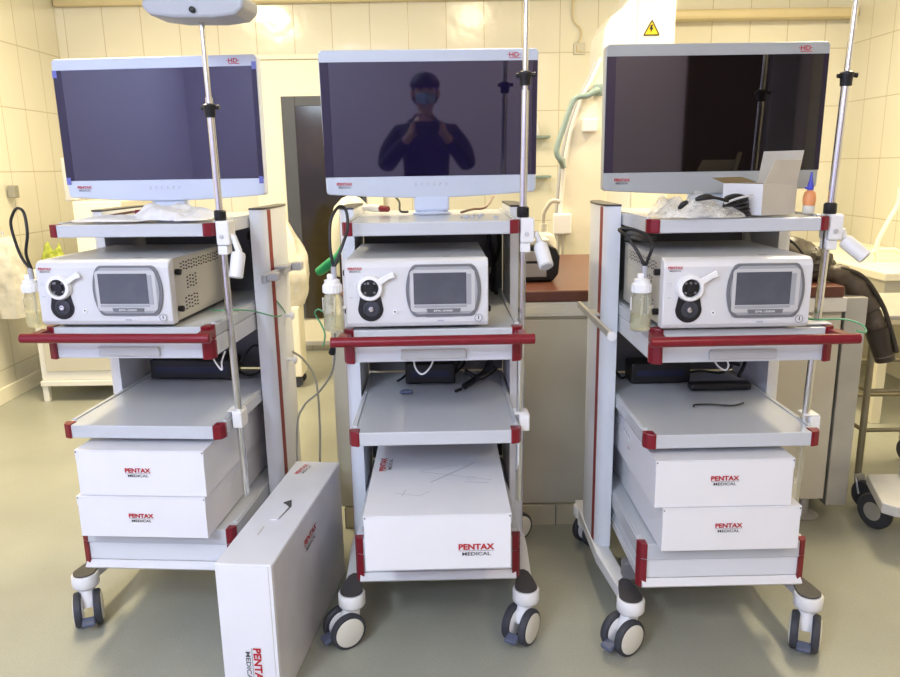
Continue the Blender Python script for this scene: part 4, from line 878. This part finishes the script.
m = MB(); m.tube([(-.142, 0, 1.10), (-.06, 0, 1.10), (0, 0, 1.075), (0, 0, 1.03)], .006, 8); m.build('hook', M['steel'], t)
m = MB()
vs = []; fs = []; N, K = 26, 30
for i in range(K):
    z = .55 + .50 * (i / (K - 1))
    for j in range(N):
        q = 2 * PI * j / N; r = (.07 + .04 * math.sin(PI * i / K)) * (1 + .35 * noise.noise(Vector((math.cos(q) * 2, math.sin(q) * 2, z * 5)))) * (1 if i < K - 3 else .75)
        vs.append((r * math.cos(q) * 1.0, r * math.sin(q) * .8, z + .002))
for i in range(K - 1):
    for j in range(N): fs.append((i * N + j, i * N + (j + 1) % N, (i + 1) * N + (j + 1) % N, (i + 1) * N + j))
fs.append(list(range(N))); fs.append([(K - 1) * N + j for j in range(N)])
m.add(vs, fs, 0, True); m.build('bag', pmat('crumpled_film', (.80, .76, .66), .22, alpha=.8, noise_s=14, noise_a=.3, bump=.8, bump_s=14), t)
# white bin bag hanging by the door
t = thing('white_bag', 'crumpled white bag standing in front of the glazed door', 'bag', (-1.09, 4.9, 0))
m = MB(); vs = []; fs = []
for i in range(K):
    u = i / (K - 1); z = .55 + .56 * u; r0 = .155 * math.sin(PI * min(1, .22 + u * .72)) + .01
    for j in range(N):
        q = 2 * PI * j / N; r = r0 * (1 + .25 * noise.noise(Vector((math.cos(q) * 2.2, math.sin(q) * 2.2, z * 6 + 3))))
        vs.append((r * math.cos(q), r * math.sin(q) * .7, z))
for i in range(K - 1):
    for j in range(N): fs.append((i * N + j, i * N + (j + 1) % N, (i + 1) * N + (j + 1) % N, (i + 1) * N + j))
fs.append(list(range(N))[::-1]); fs.append([(K - 1) * N + j for j in range(N)])
m.add(vs, fs, 0, True); m.build('bag_film', pmat('white_film', (.80, .76, .66), .35, noise_s=14, noise_a=.2, bump=.7, bump_s=22), t)
m = MB(); m.box((-.13, -.09, .075), (.10, .09, .549), .01); m.build('bin_body', M['doorwhite'], t)
for a in (-.10, .06):
    for b in (-.06, .06):
        m = MB(); m.tube([(a, b - .012, .037), (a, b + .012, .037)], .036, 18); m.build('wheel', M['rubber'], t)

# ------------------------------------------------------------------ right-hand side: wall bench, basin, steel trolley
t = thing('wall_bench', 'cream bench unit along the right wall beyond the jacket', 'bench', (2.28, 3.9, 0))
m = MB(); m.box((0, 0, .80), (.695, 1.6, .845), .006); m.build('bench_top', M['cream'], t)
m = MB(); m.box((.02, .03, .56), (.69, 1.58, .799), .004); m.build('bench_front', M['cabinet'], t)
for a, b in ((.06, .06), (.64, .06), (.06, 1.5), (.64, 1.5)):
    m = MB(); m.box((a - .025, b - .025, 0), (a + .025, b + .025, .559), .004); m.build('leg', M['cream'], t)
t = thing('bench_tap', 'cream curved tap hose on the right wall bench', 'tap', (2.52, 4.35, .8455))
m = MB(); cable(m, [(-.03, 0, .0), (-.045, 0, .10), (.0, 0, .22), (.05, 0, .33), (.05, 0, .42)], .014); cable(m, [(-.07, 0, .0), (-.07, 0, .06), (.05, 0, .07), (.09, 0, .05)], .012); m.build('hose', M['cream'], t)
t = thing('steel_trolley', 'tarnished steel trolley frame on black casters at the right edge', 'trolley', (1.675, 2.93, 0))
H_ = .80
legs = [(.03, .02), (.50, .02), (.03, .50), (.50, .50)]
for a, b in legs:
    m = MB(); m.tube([(a, b, .135), (a, b, H_)], .014, 14); m.build('leg', M['darksteel'], t)
m = MB(); m.box((0, 0, H_ + .0005), (.53, .53, H_ + .018), .004); m.build('trolley_top', M['steel'], t)
m = MB()
for zz in (.33, .50):
    m.tube([(.03, .02, zz), (.50, .02, zz)], .009, 10); m.tube([(.03, .50, zz), (.50, .50, zz)], .009, 10); m.tube([(.03, .02, zz), (.03, .50, zz)], .009, 10); m.tube([(.50, .02, zz), (.50, .50, zz)], .009, 10)
m.build('side_rails', M['darksteel'], t)
for a, b in legs:
    m = MB(); m.tube([(a, b, .10), (a, b, .135)], .012, 12); m.tube([(a, b, .128), (a + .006, b - .022, .128)], .018, 10); m.tube([(a + .030, b - .055, .062), (a + .026, b - .02, .128)], .005, 8); m.tube([(a - .008, b - .035, .062), (a - .012, b - .008, .128)], .005, 8); f = m.build('caster_fork', M['steel'], t)
    m = MB(); m.lathe([(.036, -.015), (.055, -.014), (.061, -.007), (.061, .007), (.055, .014), (.036, .015)], 28, T=axisT((a + .012, b - .045, .062), (1, .35, 0))); m.build('wheel', M['rubber'], f)
t = thing('machine_base', 'pale grey machine base on dark casters at the lower right edge', 'machine base', (-.035, 0.0, 0))
m = MB(); m.prism([(1.690, 2.80), (1.604, 2.54), (1.64, 2.50), (2.05, 2.50), (2.05, 2.80)], 2, .158, .200, bev=.005); m.build('base_plate', M['recess'], t)
m = MB(); m.box((1.80, 2.56, .2005), (2.04, 2.78, .30), .01); m.build('base_housing', M['grey'], t)
for a, b in ((1.70, 2.735), (1.98, 2.74), (1.98, 2.56)):
    m = MB(); m.lathe([(.045, -.018), (.066, -.016), (.072, -.008), (.072, .008), (.066, .016), (.045, .018)], 28, T=axisT((a, b, .073), (1, .45, 0))); w1 = m.build('wheel', M['rubber'], t)
    m = MB(); m.lathe([(.008, .0182), (.034, .0184), (.040, .0176)], 20, T=axisT((a, b, .073), (-1, -.45, 0))); m.build('wheel_hub', M['steel'], w1)

# ------------------------------------------------------------------ photographer seen in the middle screen
t = thing('person', 'person in black jacket and face mask holding up a phone, reflected in the middle monitor', 'person', (0, 0, 0))
def skin(name, chains, mat, parent, root=0):
    """chains: list of lists of (x, y, z, r); points shared by position are welded"""
    vs = []; es = []; rr = []; idx = {}
    for ch in chains:
        prev = None
        for x, y, z, r in ch:
            k = (round(x, 4), round(y, 4), round(z, 4))
            if k not in idx: idx[k] = len(vs); vs.append((x, y, z)); rr.append(r)
            if prev is not None and prev != idx[k]: es.append((prev, idx[k]))
            prev = idx[k]
    me = bpy.data.meshes.new(name); me.from_pydata(vs, es, []); me.update()
    o = bpy.data.objects.new(name, me); COL.objects.link(o); o.parent = parent
    md = o.modifiers.new('skin', 'SKIN'); md.use_smooth_shade = True
    for i, v in enumerate(me.skin_vertices[0].data):
        v.radius = (rr[i] if not isinstance(rr[i], tuple) else rr[i][0],) * 2 if not isinstance(rr[i], tuple) else rr[i]
        v.use_root = (i == root)
    s = o.modifiers.new('sub', 'SUBSURF'); s.levels = 1; s.render_levels = 2
    me.materials.append(mat); return o
PX, PY = .025, -.46
pel = (PX, PY - .02, .93); che = (PX, PY, 1.24); nk = (PX, PY + .012, 1.46)
HC = (PX, PY + .05, 1.60)
def pt(p, r): return (p[0], p[1], p[2], r)
head = [pt(nk, .052), (PX, PY + .02, 1.51, .052), (PX, PY + .045, 1.555, .075), (PX, PY + .045, 1.61, .085), (PX, PY + .035, 1.66, .070)]
body = [[pt(pel, .15), (PX, PY - .01, 1.08, .135), pt(che, .140), (PX, PY, 1.345, .095), pt(nk, .052)], head]
hands = {}
for s in (-1, 1):
    sh = (PX + s * .165, PY, 1.335); el = (PX + s * .27, PY + .10, 1.14); wr = (PX + s * .105, -.115, 1.355)
    body.append([(PX, PY, 1.345, .095), pt(sh, .052), (PX + s * .235, PY + .05, 1.255, .046), pt(el, .043), (PX + s * .19, PY + .22, 1.25, .038), pt(wr, .027), (PX + s * .092, -.085, 1.385, .030)])
    hands[s] = wr
    hip = (PX + s * .09, PY - .02, .86)
    body.append([pt(pel, .15), pt(hip, .085), (PX + s * .10, PY - .01, .49, .058), (PX + s * .11, PY - .03, .10, .042), (PX + s * .12, PY + .0, .05, .040), (PX + s * .13, PY + .13, .035, .030)])
    base = (PX + s * .092, -.085, 1.385)
    for k, (ln) in enumerate((.9, 1.0, .95, .75)):
        z = 1.405 - k * .016 + .02
        body.append([(base[0], base[1], base[2], .030), (PX + s * .098, -.058, z - .008, .010), (PX + s * .096, -.030, z, .009), (PX + s * (.096 - .022 * ln), -.0165, z + .004, .008)])
    body.append([(base[0], base[1], base[2], .030), (PX + s * .085, -.075, 1.352, .010), (PX + s * .068, -.052, 1.368, .009), (PX + s * .052, -.042, 1.385, .008)])
skin('body', body, M['skin'], t)
jk = [[(PX, PY - .02, .90, .175), (PX, PY - .01, 1.08, .165), (PX, PY, 1.22, .175), (PX, PY, 1.34, .120), (PX, PY + .01, 1.42, .080), (PX, PY + .015, 1.47, .066)]]
for s in (-1, 1):
    jk.append([(PX, PY, 1.34, .120), (PX + s * .17, PY, 1.345, .072), (PX + s * .24, PY + .05, 1.255, .072), (PX + s * .275, PY + .10, 1.135, .062), (PX + s * .195, PY + .22, 1.245, .055), (PX + s * .125, PY + .31, 1.33, .042)])
skin('jacket', jk, M['cloth'], t)
tr_ = [[(PX, PY - .02, .93, .155), (PX, PY - .02, .88, .150)]]
for s in (-1, 1): tr_.append([(PX, PY - .02, .88, .150), (PX + s * .095, PY - .02, .80, .100), (PX + s * .10, PY - .01, .49, .075), (PX + s * .11, PY - .03, .10, .062)])
skin('trousers', tr_, M['trouser'], t)
for s in (-1, 1): skin('shoe', [[(PX + s * .115, PY - .05, .045, .044), (PX + s * .12, PY + .05, .045, .045), (PX + s * .13, PY + .15, .035, .034)]], M['black'], t)
def ell(cx, cy, cz, rx, ry, rz, lo=-1, fr=None, n=24, k=14):
    m = MB(); vs = []; fs = []
    for i in range(k + 1):
        sz = lo + (1 - lo) * i / k; sz = max(-.999, min(.999, sz)); c = math.sqrt(1 - sz * sz)
        for j in range(n):
            q = 2 * PI * j / n; vs.append((cx + rx * c * math.cos(q), cy + ry * c * math.sin(q), cz + rz * sz))
    for i in range(k):
        for j in range(n): fs.append((i * n + j, i * n + (j + 1) % n, (i + 1) * n + (j + 1) % n, (i + 1) * n + j))
    fs.append(list(range(n))[::-1]); fs.append([k * n + j for j in range(n)])
    m.add(vs, fs, 0, True); return m
ell(PX, PY + .025, 1.645, .098, .108, .085, lo=-.15).build('hair', M['hair'], t)
m = ell(PX, PY + .008, 1.60, .094, .085, .10); m.build('hair_back', M['hair'], t)
m = MB(); m.add(*[[(PX - .062, PY + .095, 1.595), (PX, PY + .150, 1.605), (PX + .062, PY + .095, 1.595), (PX + .060, PY + .088, 1.545), (PX, PY + .142, 1.525), (PX - .060, PY + .088, 1.545), (PX, PY + .155, 1.57)], [(0, 1, 6, 5), (1, 2, 3, 6), (6, 3, 4, 5)]]); m.build('face_mask', M['maskblue'], t)
m = MB(); m.lathe([(.006, -.006), (.008, 0), (.005, .004)], 10, T=axisT((PX - .032, PY + .125, 1.625), (0, 1, 0))); m.lathe([(.006, -.006), (.008, 0), (.005, .004)], 10, T=axisT((PX + .032, PY + .125, 1.625), (0, 1, 0))); m.build('eye', M['black'], t)
for s in (-1, 1): ell(PX + s * .085, PY + .045, 1.595, .012, .02, .03).build('ear', M['skin'], t)
t = thing('phone', 'black phone held up by the photographer in the middle screen reflection', 'phone', (.010, -.022, 1.405))
m = MB(); m.box((-.078, -.0045, -.038), (.078, .0045, .038), .004); m.build('case', M['black'], t)
m = MB(); m.lathe([(.009, 0), (.009, .0015)], 16, T=axisT((.030, .0046, .019), (0, 1, 0))); m.build('lens', M['screen'], t)

# wall-mounted lamp arm behind the camera, left (seen only as a reflection)
t = thing('wall_bracket_lamp', 'grey jointed wall arm with a small box reflected in the leftmost monitor', 'lamp arm', (-2.35, YF, 0))
m = MB(); m.box((-.25, .003, 2.62), (.45, .035, 2.66), .005); m.box((.41, .036, 1.98), (.45, .07, 2.66), .005); m.build('arm', M['darkgrey'], t)
m = MB(); m.box((.34, .072, 1.80), (.58, .16, 1.98), .008); m.build('box', M['darkgrey'], t)
